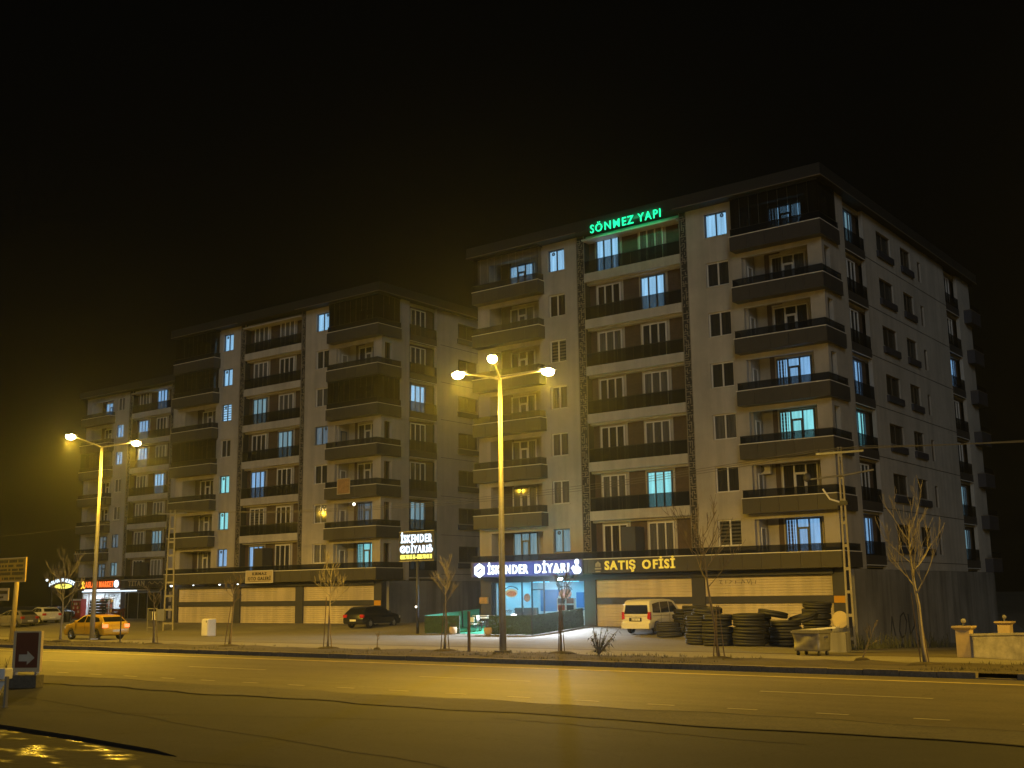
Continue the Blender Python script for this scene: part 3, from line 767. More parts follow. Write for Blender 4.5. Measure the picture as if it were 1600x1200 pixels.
B2 = block((-58.95, 61.2, 0), 'middle cream and brown block above the beige shutters behind the black car',
    {('pl',6):'lit_white', ('pl',5):'lit_white', ('pl',4):'lit_blinds', ('pl',2):'lit_cyan', ('pl',1):'lit_cyan', ('pl',0):'lit_blue', ('rl',4):'lit_dim', ('rr',3):'lit_dim', ('rl',2):'lit_blue', ('rl',0):'lit_blue',
     ('pr',6):'lit_white', ('pr',3):'lit_faint', ('pr',5):'curtain_dark', ('pr',2):'curtain_dark', ('cs',6):'lit_white', ('cs',3):'lit_white', ('cd',0):'lit_cyan', ('cd',1):'lit_faint', ('rl',3):'curtain_dark', ('rr',5):'curtain_dark', ('rr',2):'curtain_dark',
     ('s1',4):'lit_white', ('s1',1):'lit_dim', ('s1',0):'lit_faint'},
    {('c',6), ('c',4), ('b',6), ('b',5), ('b',3)}, side=True, ds=-0.45, shutters=(0, 1, 2))
B3 = block((-92.9, 73.6, 0), 'far left cream and brown block standing back above the lit market shop',
    {('bd',6):'lit_blue', ('pl',5):'lit_blue', ('pl',4):'lit_blue', ('pl',1):'lit_faint', ('pl',0):'lit_dim', ('rr',6):'lit_blue', ('rl',5):'lit_blue', ('rl',4):'lit_blue', ('rr',3):'lit_white', ('rr',1):'lit_dim', ('bd',1):'lit_faint', ('bd',0):'lit_faint'},
    {('b',4)}, side=False, shutters=(2,))

# ------------------------------------------------------------------ street lamps
def lamp_light(parent, loc, k=1.0):
    d = bpy.data.lights.new('lamp_glow', 'POINT'); d.energy = LAMP_W*k; d.color = SODIUM; d.shadow_soft_size = 0.16
    d.use_nodes = True; nt = d.node_tree; n = nt.nodes; l = nt.links
    e = n.get('Emission') or n.new('ShaderNodeEmission')
    g = n.new('ShaderNodeNewGeometry'); sp = n.new('ShaderNodeSeparateXYZ'); l.new(g.outputs['Incoming'], sp.inputs[0])
    ad = n.new('ShaderNodeMath'); ad.operation = 'MULTIPLY_ADD'; ad.inputs[1].default_value = 0.5; ad.inputs[2].default_value = 0.5; l.new(sp.outputs['Z'], ad.inputs[0])
    rp = n.new('ShaderNodeValToRGB'); cr = rp.color_ramp; cr.interpolation = 'B_SPLINE'      # lantern light distribution: wide below, little above the horizon
    pts = [(0.0, 0.26), (0.12, 0.38), (0.22, 0.95), (0.32, 0.52), (0.40, 0.27), (0.47, 0.09), (0.58, 0.03), (1.0, 0.028)]
    while len(cr.elements) < len(pts): cr.elements.new(0.5)
    for q, (x_, v_) in zip(cr.elements, pts): q.position = x_; q.color = (v_, v_, v_, 1)
    l.new(ad.outputs[0], rp.inputs[0]); l.new(rp.outputs[0], e.inputs['Strength'])
    o = bpy.data.objects.new('lamp_glow', d); C.objects.link(o); o.parent = parent; o.location = loc
    return o
def street_lamp(x, y, h, angs, label, r=2.1):
    t = thing('street_lamp', (x, y, 0.1), label, 'street lamp', 'sodium street lamps along the kerb')
    obj('base_plate', MB().box(-0.24, 0.24, -0.24, 0.24, -0.05, 0.04), 'galvanised', t)
    obj('pole', MB().tube([(0, 0, 0), (0, 0, 1.2), (0, 0, h)], [0.145, 0.135, 0.075], 12), 'galvanised', t, smooth=True)
    obj('hatch_door', MB().box(-0.05, 0.05, -0.15, -0.12, 0.7, 1.1), 'galvanised', t)
    for a in angs:
        a = math.radians(a); dx, dy = math.cos(a), math.sin(a)
        pts = [(dx*r*s, dy*r*s, h-0.06+0.5*s**0.9) for s in (0.0, 0.15, 0.4, 0.7, 0.86)]
        obj('arm', MB().tube(pts, [0.05, 0.048, 0.042, 0.036, 0.034], 8), 'galvanised', t, smooth=True)
        hd = MB(); 
        prof = [(-0.42, 0.05), (-0.30, 0.09), (0.0, 0.14), (0.25, 0.13), (0.38, 0.05)]
        rings = []
        for (s, w) in prof: rings.append([(s, w*c_, 0.02+0.10*s_) for c_, s_ in ((-1, 0), (-0.7, 0.8), (0.7, 0.8), (1, 0))])
        for rg_ in rings: hd.v += rg_
        for k in range(len(rings)-1):
            for j in range(3): hd.f.append((k*4+j, k*4+j+1, k*4+4+j+1, k*4+4+j))
            hd.f.append((k*4+3, k*4, k*4+4, k*4+7))
        hd.f += [(0, 1, 2, 3), (16, 19, 18, 17)]
        H = obj('lantern', hd, 'steel_grey', t, (dx*r, dy*r, h+0.42), rot=(0, 0, a))
        obj('bowl', MB().sphere((0.02, 0, -0.06), 0.19, 14, 10, (1.5, 1.0, 0.9)), 'sodium_lens', H, smooth=True)
        lamp_light(t, (dx*r, dy*r, h+0.0), 2.1/len(angs) if len(angs) > 2 else 1.1)
    return t
street_lamp(-28.43, 36.5, 11.0, (300, 184, 56), 'three-armed sodium street lamp standing in front of the lit restaurant')
street_lamp(-60.4, 38.9, 11.2, (272, 80), 'two-armed sodium street lamp at the left beside the yellow car')
street_lamp(4.0, 36.5, 11.0, (300, 180, 60), 'sodium street lamp further right along the kerb, past the stone gate pillars')
street_lamp(-92.5, 38.0, 11.2, (278, 82), 'sodium street lamp further left along the kerb, past the yellow signboard')

# ------------------------------------------------------------------ lit roof sign and shop signs
t = thing('roof_sign', (-35.5, 58.27, 24.72), 'green glowing letters SÖNMEZ YAPI on the roof edge of the right block', 'roof sign')
def halo(parent, loc, sx, sy, W_, col):
    d = bpy.data.lights.new('halo_light', 'AREA'); d.shape = 'RECTANGLE'; d.size = sx; d.size_y = sy; d.energy = W_; d.color = col
    o = bpy.data.objects.new('halo_light', d); C.objects.link(o); o.parent = parent; o.location = loc; o.rotation_euler = (PI/2, 0, 0); o.rotation_euler = Vector((0, 1, 0)).to_track_quat('-Z', 'Y').to_euler()
halo(t, (0, -0.06, 0.28), 5.1, 0.5, 45, (0.02, 1.0, 0.35))
letters(t, 'SÖNMEZ YAPI', -2.56, 2.58, 0.0, 0.55, 'green_neon', 0.0, 0.06, 0.004)

t = thing('shop_sign', (-43.6, 58.36, 3.42), 'white neon restaurant sign İSKENDER DİYARI over the lit shopfront', 'shop sign')
obj('sign_board', MB().box(-4.45, 4.35, 0.0, 0.06, 0.02, 0.95), 'slate_dark', t)
halo(t, (0, -0.11, 0.47), 8.4, 0.9, 110, (0.16, 0.26, 1.0))
letters(t, 'İSKENDER', -3.02, 0.25, 0.20, 0.56, 'white_neon', -0.05, 0.07, 0.02)
letters(t, 'DİYARI', 0.72, 3.34, 0.20, 0.56, 'white_neon', -0.05, 0.07, 0.02)
hexa = [(0.46*math.cos(a)+0, 0.46*math.sin(a)) for a in [PI/2+i*PI/3 for i in range(6)]]
o = obj('emblem', MB().xprism([(-3.68+p[0], 0.44+p[1]) for p in hexa], -0.08, -0.01), 'white_neon', t)
obj('emblem_mark', MB().xprism([(-3.85, 0.40), (-3.52, 0.60), (-3.45, 0.52), (-3.78, 0.30)], -0.095, -0.081), 'dark_letter', o)
e = MB().xprism([(3.95+0.30*math.cos(a), 0.30+0.24*math.sin(a)) for a in [i*PI/8 for i in range(16)]], -0.08, -0.01)
e.xprism([(3.95+0.15*math.cos(a), 0.80+0.17*math.sin(a)) for a in [i*PI/6 for i in range(12)]], -0.08, -0.01)
e.xprism([(3.86, 0.50), (4.04, 0.50), (4.02, 0.68), (3.88, 0.68)], -0.079, -0.011).xprism([(3.62, 0.34), (3.74, 0.52), (3.70, 0.60), (3.52, 0.42)], -0.078, -0.012)
o = obj('emblem', e, 'white_neon', t); o['label'] = 'round white emblem with a small knob on top'

t = thing('office_sign', (-35.3, 58.41, 3.66), 'yellow raised letters SATIŞ OFİSİ with a small house emblem on the dark fascia', 'office sign')
letters(t, 'SATIŞ', -2.42, -0.22, 0.04, 0.52, 'gold_letter', -0.03, 0.06, 0.022)
letters(t, 'OFİSİ', 0.18, 2.40, 0.04, 0.52, 'gold_letter', -0.03, 0.06, 0.022)
obj('emblem_board', MB().box(-3.16, -2.58, 0.0, 0.03, -0.14, 0.62), 'lattice_back', t)
o = obj('emblem', MB().xprism([(-3.06, 0.22), (-2.88, 0.22), (-2.88, 0.36), (-2.84, 0.36), (-2.84, 0.22), (-2.68, 0.22), (-2.68, 0.40), (-2.87, 0.54), (-3.06, 0.40)], -0.025, -0.001), 'titan_letter', t)
obj('emblem_bar', MB().box(-3.10, -2.64, -0.02, -0.001, 0.06, 0.16), 'titan_letter', t)
obj('emblem_bar', MB().box(-3.06, -2.70, -0.02, -0.001, -0.10, -0.02), 'titan_letter', t)

t = thing('floodlight', (-40.75, 57.86, 3.62), 'upper bright white floodlight on the fascia corner of the restaurant', 'floodlight', 'floodlights over the terrace')
obj('bracket', MB().box(-0.03, 0.03, 0.0, 0.55, 0.05, 0.1), 'dark_frame', t)
hd = obj('housing', MB().box(-0.16, 0.16, -0.06, 0.06, -0.1, 0.12), 'dark_frame', t, rot=(-0.7, 0, 0))
obj('lens', MB().box(-0.14, 0.14, -0.07, -0.061, -0.08, 0.10), 'flood_white', hd)
def flood(parent, loc, aim, W_, col, ang=130):
    d = bpy.data.lights.new('flood_beam', 'SPOT'); d.energy = W_; d.color = col; d.spot_size = math.radians(ang); d.spot_blend = 0.9; d.shadow_soft_size = 0.12
    o = bpy.data.objects.new('flood_beam', d); C.objects.link(o); o.parent = parent; o.location = loc
    o.rotation_euler = Vector(aim).to_track_quat('-Z', 'Y').to_euler(); return o
flood(t, (0, -0.25, -0.12), (-0.35, -0.7, -0.8), 10000, (0.84, 0.92, 1.0), 112)
t = thing('floodlight', (-40.55, 57.86, 3.14), 'lower bright white floodlight just above the restaurant window', 'floodlight', 'floodlights over the terrace')
obj('bracket', MB().box(-0.03, 0.03, 0.0, 1.25, 0.05, 0.1), 'dark_frame', t)
hd = obj('housing', MB().box(-0.16, 0.16, -0.06, 0.06, -0.1, 0.12), 'dark_frame', t, rot=(-0.7, 0, 0))
obj('lens', MB().box(-0.14, 0.14, -0.07, -0.061, -0.08, 0.10), 'flood_white', hd)
flood(t, (0, -0.25, -0.12), (0.35, -0.7, -0.8), 7000, (0.84, 0.92, 1.0), 112)

# restaurant shopfront and interior (children of the right block's shop bay, a thing of its own fit-out)
t = thing('restaurant_shopfront', (-47.02, 59.3, 0.3), 'brightly lit glass shopfront of the restaurant with menu shelf and posters', 'shopfront')
fr_ = MB(); w, h = 7.26, 2.84
for x in (0, 2.37, 3.16, 4.10, 7.2): fr_.box(x, x+0.07, 0, 0.09, 0, h)
fr_.box(0.07, 7.2, 0.002, 0.088, h-0.07, h).box(0.07, 2.37, 0.002, 0.088, 0, 0.08).box(4.17, 7.2, 0.002, 0.088, 0, 0.08).box(3.23, 4.10, 0.002, 0.088, 2.26, 2.33)
obj('frame', fr_, 'dark_frame', t)
for (x0, x1, z0, z1) in ((0.07, 2.37, 0.08, h-0.07), (2.44, 3.16, 0.0, h-0.07), (3.23, 4.10, 2.33, h-0.07), (3.23, 4.10, 0.0, 2.26), (4.17, 7.2, 0.08, h-0.07)):
    obj('pane', MB().box(x0, x1, 0.04, 0.052, z0, z1), 'shop_glass', t)
room = MB(); room.quad((0, 5, 0), (w, 5, 0), (w, 5, h), (0, 5, h)).quad((0, 0.1, 0), (0, 5, 0), (0, 5, h), (0, 0.1, h)).quad((w, 5, 0), (w, 0.1, 0), (w, 0.1, h), (w, 5, h))
obj('room_wall', room, 'shop_wall', t)
obj('room_floor', MB().box(0, w, 0.1, 5, -0.3, 0.0), 'shop_floor', t)
obj('room_ceiling', MB().box(0, w, 0.1, 5, h, h+0.03), 'shop_wall', t)
for i in range(3):
    for j in range(2): obj('ceiling_light', MB().box(0.6+i*2.4, 1.8+i*2.4, 1.0+j*2.0, 1.9+j*2.0, h-0.03, h-0.002), 'shop_panel', t)
sh = obj('menu_shelf', MB().box(4.3, 5.7, 1.2, 1.25, 0.0, 1.75).box(4.98, 5.02, 1.1, 1.2, 0, 1.75), 'white_plain', t)
for i in range(4):
    for j in range(2):
        obj('menu_photo', MB().box(4.38+j*0.68, 4.90+j*0.68, 1.17, 1.199, 0.15+i*0.42, 0.47+i*0.42), 'food_red' if (i+j) % 3 else 'interior_dark', sh)
ct = obj('counter', bevel(obj('counter', MB().box(5.2, 7.15, 1.9, 2.7, 0, 1.0), 'white_plain'), 0.02).data, None, t)
bpy.data.objects.remove([o for o in C.objects if o.name.startswith('counter') and o.parent is None][0])
obj('counter_top', MB().box(5.15, 7.18, 1.85, 2.75, 1.0, 1.06), 'shop_blue', t)
obj('back_door', MB().box(1.75, 2.75, 4.9, 4.98, 0, 2.2), 'shop_blue', t)
obj('poster', MB().box(3.25, 3.85, 4.93, 4.97, 1.1, 2.1), 'shop_blue', t)
bevel(obj('sofa', MB().box(0.35, 2.2, 1.1, 1.9, 0.0, 0.45).box(0.35, 2.2, 1.9, 2.1, 0.0, 1.15), 'car_grey', t), 0.05)
obj('blue_panel', MB().box(1.55, 3.35, 3.2, 3.26, 0.9, 2.3), 'shop_blue', t); obj('panel_picture', MB().box(3.0, 3.3, 3.17, 3.199, 1.2, 1.9), 'white_plain', t)
obj('column', MB().box(6.35, 6.75, 3.2, 3.6, 0.0, h-0.01), 'shop_blue', t); obj('side_curtain', MB().box(0.10, 0.38, 0.5, 0.56, 0.0, h-0.05), 'shop_blue', t)
obj('door_handle', MB().tube([(2.56, -0.03, 0.9), (2.56, -0.03, 1.3)], 0.018, 6), 'steel_grey', t)
def oval(xc, zc, rx, rz_, m, y=0.030):
    return MB().xprism([(xc+rx*math.cos(a), zc+rz_*math.sin(a)) for a in [i*PI/12 for i in range(24)]], y, y+0.008)
o = obj('window_decal', oval(1.55, 2.10, 0.50, 0.27, None), 'white_plain', t); obj('decal_picture', oval(1.57, 2.06, 0.38, 0.17, None, 0.020), 'decal_pink', o)
obj('decal_arc', MB().tube([(1.55+0.62*math.cos(a), 0.02, 2.12+0.40*math.sin(a)) for a in [PI*(0.15+0.7*i/8) for i in range(9)]], 0.028, 5), 'slate_dark', o)
o = obj('window_decal', oval(5.75, 2.02, 0.50, 0.30, None), 'decal_pink', t)
obj('decal_arc', MB().tube([(5.75+0.62*math.cos(a), 0.02, 2.06+0.42*math.sin(a)) for a in [PI*(0.15+0.7*i/8) for i in range(9)]], 0.028, 5), 'slate_dark', o)
o = obj('window_decal', oval(2.80, 1.80, 0.26, 0.26, None), 'decal_pink', t)
word(t, 'İskender Diyarı', 1.45, 0.86, 0.26, 'slate_dark', 0.03, 0.008, 0.0, 0.35, width=1.9)
# TV, side light and wall box left of the shop
tag(obj('wall_box', bevel(MB_ := obj('wall_box', MB().box(-47.9, -47.25, 59.05, 59.19, 1.75, 2.15), 'banner_tan'), 0.01).data), 'small tan wall box on the dark pillar left of the restaurant', 'wall box')
bpy.data.objects.remove(MB_)

# pole sign of the restaurant
t = thing('pole_sign', (-48.21, 53.4, 0.02), 'tall pole sign İSKENDER DİYARI with white letters and a yellow phone row', 'pole sign')
obj('pole', MB().tube([(0, 0, 0), (0, 0, 4.6)], [0.09, 0.085], 10), 'slate_dark', t, smooth=True)
obj('panel', bevel(obj('panel', MB().box(-1.45, 1.45, -0.14, 0.14, 4.42, 6.24), 'lattice_back'), 0.02).data, None, t)
bpy.data.objects.remove([o for o in C.objects if o.name.startswith('panel') and o.parent is None][0])
obj('panel_rim', MB().box(-1.47, 1.47, -0.17, -0.141, 4.40, 4.44), 'steel_grey', t); obj('panel_rim', MB().box(-1.47, 1.47, -0.17, -0.141, 6.22, 6.26), 'steel_grey', t)
letters(t, 'İSKENDER', -1.30, 1.32, 5.56, 0.50, 'white_led', -0.17, 0.05, 0.02)
letters(t, 'DİYARI', -0.86, 0.92, 4.92, 0.46, 'white_led', -0.17, 0.05, 0.015)
o = obj('emblem', MB().xprism([(-1.10+0.24*math.cos(a), 5.15+0.24*math.sin(a)) for a in [i*PI/8 for i in range(16)]], -0.195, -0.145), 'white_led', t)
obj('emblem_mark', MB().xprism([(-1.20, 5.12), (-1.02, 5.24), (-0.98, 5.19), (-1.16, 5.06)], -0.205, -0.196), 'dark_letter', o)
obj('emblem', MB().xprism([(1.16+0.20*math.cos(a), 5.08+0.17*math.sin(a)) for a in [i*PI/8 for i in range(16)]], -0.195, -0.145).xprism([(1.16+0.10*math.cos(a), 5.32+0.10*math.sin(a)) for a in [i*PI/6 for i in range(12)]], -0.194, -0.146), 'white_led', t)
word(t, '0532 710 36 10 - 0532 710 01 31', 0.0, 4.56, 0.24, 'yellow_led', -0.16, 0.03, 0.02, width=2.62)
bulb = obj('pole_lamp', MB().sphere((0.0, -0.16, 1.62), 0.055, 8, 6), 'globe_warm', t)

# KIRMAZ OTO GALERİ board on the middle block
t = thing('fascia_sign', (-71.2, 60.36, 3.46), 'cream board reading KIRMAZ OTO GALERİ hung on the middle block fascia', 'shop sign')
obj('panel', MB().box(-1.62, 1.62, -0.06, 0.0, 0.0, 0.98), 'sign_cream', t)
obj('frame', MB().box(-1.62, 1.62, -0.075, -0.061, 0.0, 0.05).box(-1.62, 1.62, -0.075, -0.061, 0.93, 0.98).box(-1.62, -1.56, -0.075, -0.061, 0.05, 0.93).box(1.56, 1.62, -0.075, -0.061, 0.05, 0.93), 'pale_cap', t)
letters(t, 'KIRMAZ', -0.85, 0.90, 0.62, 0.22, 'dark_letter', -0.07, 0.02, 0.01)
letters(t, 'OTO GALERİ', -1.36, 1.36, 0.22, 0.26, 'dark_letter', -0.07, 0.02, 0.01)
obj('rule', MB().box(-1.25, 1.25, -0.068, -0.061, 0.12, 0.15), 'dark_letter', t)

# market on the far block
t = thing('market_sign', (-112.2, 72.78, 3.55), 'glowing orange ASLAN MARKET sign above the market entrance', 'shop sign')
obj('panel', MB().box(-3.7, 3.9, 0.0, 0.06, -0.10, 0.95), 'maroon', t)
letters(t, 'ASLAN', -2.55, -0.25, 0.14, 0.62, 'orange_led', -0.04, 0.06, 0.02)
letters(t, 'MARKET', 0.05, 2.75, 0.14, 0.62, 'orange_led', -0.04, 0.06, 0.02)
obj('emblem', MB().xprism([(-3.4, 0.0), (-3.05, 0.35), (-3.3, 0.6), (-2.95, 0.82), (-2.7, 0.6), (-2.85, 0.3), (-2.6, 0.05), (-2.8, 0.0), (-2.98, 0.2), (-3.2, 0.0)], -0.06, -0.005), 'amber_led', t)
obj('emblem', MB().xprism([(3.25+0.42*math.cos(a), 0.45+0.40*math.sin(a)) for a in [i*PI/8 for i in range(16)]], -0.06, -0.005), 'white_led', t)
obj('light_strip', MB().box(-2.6, 3.9, -0.10, -0.02, -0.32, -0.12), 'white_neon', t)
t = thing('awning', (-108.2, 72.6, 3.16), 'thin white awning rail lit from below over the market door', 'awning')
obj('rail', MB().box(-5.0, 4.8, -1.2, -1.1, 0.0, 0.09), 'white_led', t)  # rail emits to stand for light falling on it from below
obj('canopy', MB().box(-5.0, 4.8, -1.1, 0.2, 0.10, 0.16), 'white_paint', t)
t = thing('market_shopfront', (-116.55, 73.62, 0.3), 'bright market shopfront with shelves of goods behind the glass', 'shopfront')
fr_ = MB()
for x in (0, 1.2, 4.2, 5.0, 7.2): fr_.box(x, x+0.08, 0, 0.09, 0, 2.8)
fr_.box(0.08, 7.2, 0.002, 0.088, 2.72, 2.8)
obj('frame', fr_, 'white_frame', t)
for x0, x1 in ((0.08, 1.2), (1.28, 4.2), (4.28, 5.0), (5.08, 7.2)): obj('pane', MB().box(x0, x1, 0.04, 0.052, 0, 2.72), 'shop_glass', t)
room = MB(); room.quad((0, 4, 0), (7.28, 4, 0), (7.28, 4, 2.8), (0, 4, 2.8)).quad((0, 0.1, 0), (0, 4, 0), (0, 4, 2.8), (0, 0.1, 2.8)).quad((7.28, 4, 0), (7.28, 0.1, 0), (7.28, 0.1, 2.8), (7.28, 4, 2.8))
obj('room_wall', room, 'shop_wall', t); obj('room_floor', MB().box(0, 7.28, 0.1, 4, -0.3, 0), 'shop_floor', t); obj('room_ceiling', MB().box(0, 7.28, 0.1, 4, 2.8, 2.83), 'shop_wall', t)
for i in range(3): obj('ceiling_light', MB().box(0.5+2.3*i, 1.9+2.3*i, 0.8, 3.0, 2.77, 2.798), 'market_panel', t)
mat('goods_amber', (0.55, 0.26, 0.03), 0.6, var=0.7, vscale=6)
rs = random.Random(4)
for (xa, xb) in ((1.5, 3.9), (5.15, 7.1)):
    shf = obj('goods_shelf', MB().box(xa, xb, 1.4, 1.6, 0, 2.3), 'white_plain', t)
    for r_ in range(4):
        x = xa+0.05
        while x < xb-0.3:
            w_ = rs.uniform(0.18, 0.4); obj('goods_pack', MB().box(x, x+w_-0.03, 1.2, 1.399, 0.1+r_*0.55, 0.1+r_*0.55+rs.uniform(0.25, 0.45)), rs.choice(['goods_amber', 'goods_amber', 'food_red', 'white_plain', 'hedge_green']), shf); x += w_
t = thing('titan_shopfront', (-108.5, 73.6, 0.3), 'unlit dark shopfront under the TİTAN sign beside the market', 'shopfront')
fr_ = MB()
for x in (0, 0.5, 2.3, 3.9, 6.2): fr_.box(x, x+0.09, 0, 0.1, 0, 2.82)
fr_.box(0.09, 6.2, 0.002, 0.098, 2.72, 2.82)
obj('frame', fr_, 'steel_grey', t)
for x0, x1 in ((0.09, 0.5), (0.59, 2.3), (2.39, 3.9), (3.99, 6.2)): obj('pane', MB().box(x0, x1, 0.04, 0.052, 0, 2.72), 'smoked_glass', t)
obj('back_wall', MB().box(0, 6.29, 2.5, 2.6, 0, 2.82), 'concrete', t)
t = thing('shop_sign', (-104.2, 72.82, 3.56), 'unlit TİTAN shop sign in pale letters right of the market', 'shop sign')
obj('panel', MB().box(-3.3, 4.2, 0.0, 0.05, 0.0, 0.86), 'lattice_back', t)
letters(t, 'TİTAN', -2.7, 0.2, 0.16, 0.54, 'titan_letter', -0.03, 0.05, 0.01)
obj('script', MB().tube([(0.8+0.28*i, -0.02, 0.42+0.14*math.sin(i*1.9)) for i in range(11)], 0.03, 5), 'titan_letter', t)

t = thing('arched_sign', (-108.3, 66.0, 0.35), 'arched blue-white letters above a yellow oval, left of the market', 'sign')
obj('post', MB().tube([(-1.9, 0.1, 0), (-1.9, 0.1, 3.9)], 0.05, 8).tube([(1.9, 0.1, 0), (1.9, 0.1, 3.9)], 0.05, 8), 'slate_dark', t)
bpts = [(2.55*math.cos(a), 3.25+1.02*math.sin(a)) for a in [PI*i/16 for i in range(17)]]
obj('panel', MB().xprism(bpts, 0.02, 0.10), 'slate_dark', t)
letters(t, 'ASLAN MARKET', -2.3, 2.25, 3.42, 0.34, 'white_led', 0.0, 0.05, 0.02, arc=0.42)
obj('oval', MB().xprism([(0.25+1.55*math.cos(a), 3.38+0.24*math.sin(a)) for a in [i*PI/10 for i in range(20)]], -0.03, 0.018), 'yellow_led', t)
obj('corner_light', MB().sphere((-2.75, -0.02, 4.05), 0.12, 8, 6), 'white_neon', t)

# small soffit lights along the middle block
def spot_thing(x, y, z, label, m='flood_white', r=0.07):
    t = thing('soffit_light', (x, y, z), label, 'soffit light', 'soffit lights under the fascia')
    obj('holder', MB().lathe([(r*1.2, 0.0), (r*1.2, 0.06)], 10), 'dark_frame', t)
    obj('lens', MB().sphere((0, 0, 0.0), r, 8, 6), m, t)
emis('soffit_lens', (0.85, 0.92, 1.0), 6)
spot_thing(-83.0, 60.75, 3.44, 'soffit light at the left end of the middle block fascia', 'soffit_lens', 0.11)
spot_thing(-80.0, 60.75, 3.44, 'soffit light above the left shutter of the middle block', 'soffit_lens', 0.06)
spot_thing(-76.6, 60.75, 3.44, 'larger soffit light near the bare sapling shadow on the shutter', 'soffit_lens', 0.09)
spot_thing(-74.3, 60.75, 3.44, 'soffit light on the pillar left of the cream board', 'soffit_lens', 0.07)
flood(t, (15.3, -5.0, 3.2), (0, -0.3, -1), 60, (0.8, 0.9, 1.0))

# ------------------------------------------------------------------ vehicles
def car(name, loc, rz, label, cat, col, up, lowtop, W_, zb, axles, R, tuck, sides, ws, rw, lit=False, rails=False, group=None):
    """body from its side outline. up: points (y,z) from rear belt over the roof to front belt; lowtop: hood/nose points from the front belt forward and down,
    then rear points come from lowtop['rear'] (from rear bottom up to the rear belt)"""
    t = thing(name, loc, label, cat, group, rz)
    zr = max(p[1] for p in up); zl = min(up[0][1], up[-1][1])
    front, rear = lowtop
    bottom = []
    for (ya) in (axles[1], axles[0]):           # from front to rear, arches cut into the sill
        bottom += [(ya+R*1.16*math.cos(a), max(zb, R+R*1.16*math.sin(a))) for a in [PI*i/10 for i in range(11)]]
    per = list(up)+front+bottom+rear
    nup = len(up); n = len(per)
    def hw(p):
        if p[1] <= zl: return W_/2-0.05*max(0, (0.45-p[1]))/0.3
        return W_/2-tuck*(p[1]-zl)/(zr-zl)
    b = MB()
    for s in (-1, 1): b.v += [(s*hw(p), p[0], p[1]) for p in per]
    for k in range(n): b.f.append((k, (k+1) % n, n+(k+1) % n, n+k))
    for off, flip in ((0, False), (n, True)):
        U = [off+i for i in range(nup)]; L = [off+i for i in range(nup-1, n)]+[off]
        for f in (U, L): b.f.append(tuple(reversed(f)) if flip else tuple(f))
    body = bevel(obj('body', b, col, t), 0.045, 3, 0.5)
    body.data.shade_smooth(); 
    def side_panel(nm, pts, m, proud=0.012):
        for s in (-1, 1):
            q = MB(); k = len(pts)
            q.v = [(s*(hw(p)+proud), p[0], p[1]) for p in pts]+[(s*(hw(p)-0.02), p[0], p[1]) for p in pts]
            q.f = [tuple(range(k)), tuple(reversed(range(k, 2*k)))]+[(i, k+i, k+(i+1) % k, (i+1) % k) for i in range(k)]
            obj(nm, q, m, t)
    for pts in sides: side_panel('side_window', pts, 'car_glass')
    def end_panel(nm, a, c, m, ins=0.10, proud=0.012, f0=0.06, f1=0.94):
        a, c = Vector((0, *a)), Vector((0, *c)); d = c-a; nrm = Vector((0, -d.z, d.y)).normalized()
        if (nrm.y < 0) == (a.y+c.y > 0): nrm = -nrm
        p0, p1 = a+d*f0, a+d*f1; w0, w1 = hw((p0.y, p0.z))-ins, hw((p1.y, p1.z))-ins
        q = MB(); o_ = nrm*proud; i_ = -nrm*0.03
        for (p, w) in ((p0, w0), (p1, w1)):
            for s in (-1, 1):
                q.v += [(s*w, (p+o_).y, (p+o_).z), (s*w, (p+i_).y, (p+i_).z)]
        q.f = [(0, 2, 6, 4), (1, 5, 7, 3), (0, 1, 3, 2), (4, 6, 7, 5), (0, 4, 5, 1), (2, 3, 7, 6)]
        return obj(nm, q, m, t)
    end_panel('windscreen', *ws, 'car_glass'); end_panel('rear_window', *rw, 'car_glass', ins=0.12)
    for ya in axles:
        for s in (-1, 1):
            x = s*(W_/2-0.09)
            prof = [(R*0.62, -0.10), (R*0.93, -0.105), (R, -0.07), (R, 0.07), (R*0.93, 0.105), (R*0.62, 0.10)]
            wo = obj('wheel', cached(('tyre', R), lambda: MB().lathe(prof, 24, axis='x', close=True), 'wheel', 'rubber', True), None, t, (x, ya, R))
            def rim():
                q = MB().lathe([(R*0.64, 0.0), (R*0.64, 0.05), (R*0.52, 0.06), (R*0.50, 0.0)], 20, axis='x', close=True)
                for i in range(5):
                    a = 2*PI*i/5; ca, sa = math.cos(a), math.sin(a)
                    q.tube([(0.05, 0, 0), (0.05, R*0.55*ca, R*0.55*sa)], [R*0.13, R*0.09], 5)
                q.lathe([(R*0.16, 0.0), (R*0.16, 0.075), (0.001, 0.08)], 10, axis='x')
                return q
            obj('rim', cached(('rim', R), rim, 'rim', 'rim_alloy'), None, wo, (0.03*s, 0, 0), rz=0 if s > 0 else PI)
    obj('wheel_well', MB().box(-W_/2+0.2, W_/2-0.2, axles[0]-R*1.1, axles[1]+R*1.1, zb+0.02, R*2.0), 'interior_dark', t)
    t['half_width'] = W_/2
    return t, side_panel, end_panel, hw
def plate(t, y, z, m='plate_white', w=0.52, h=0.12):
    o = obj('number_plate', MB().box(-w/2, w/2, y-0.012, y+0.02, z, z+h), m, t)
    return o
def lights(t, W_, y, z, h, w, m, nm, proud=0.015):
    for s in (-1, 1):
        x0, x1 = sorted((s*(W_/2-w), s*(W_/2+proud)))
        bevel(obj(nm, MB().box(x0, x1, min(y, y+0.14), max(y, y+0.14), z, z+h), m, t), 0.02)
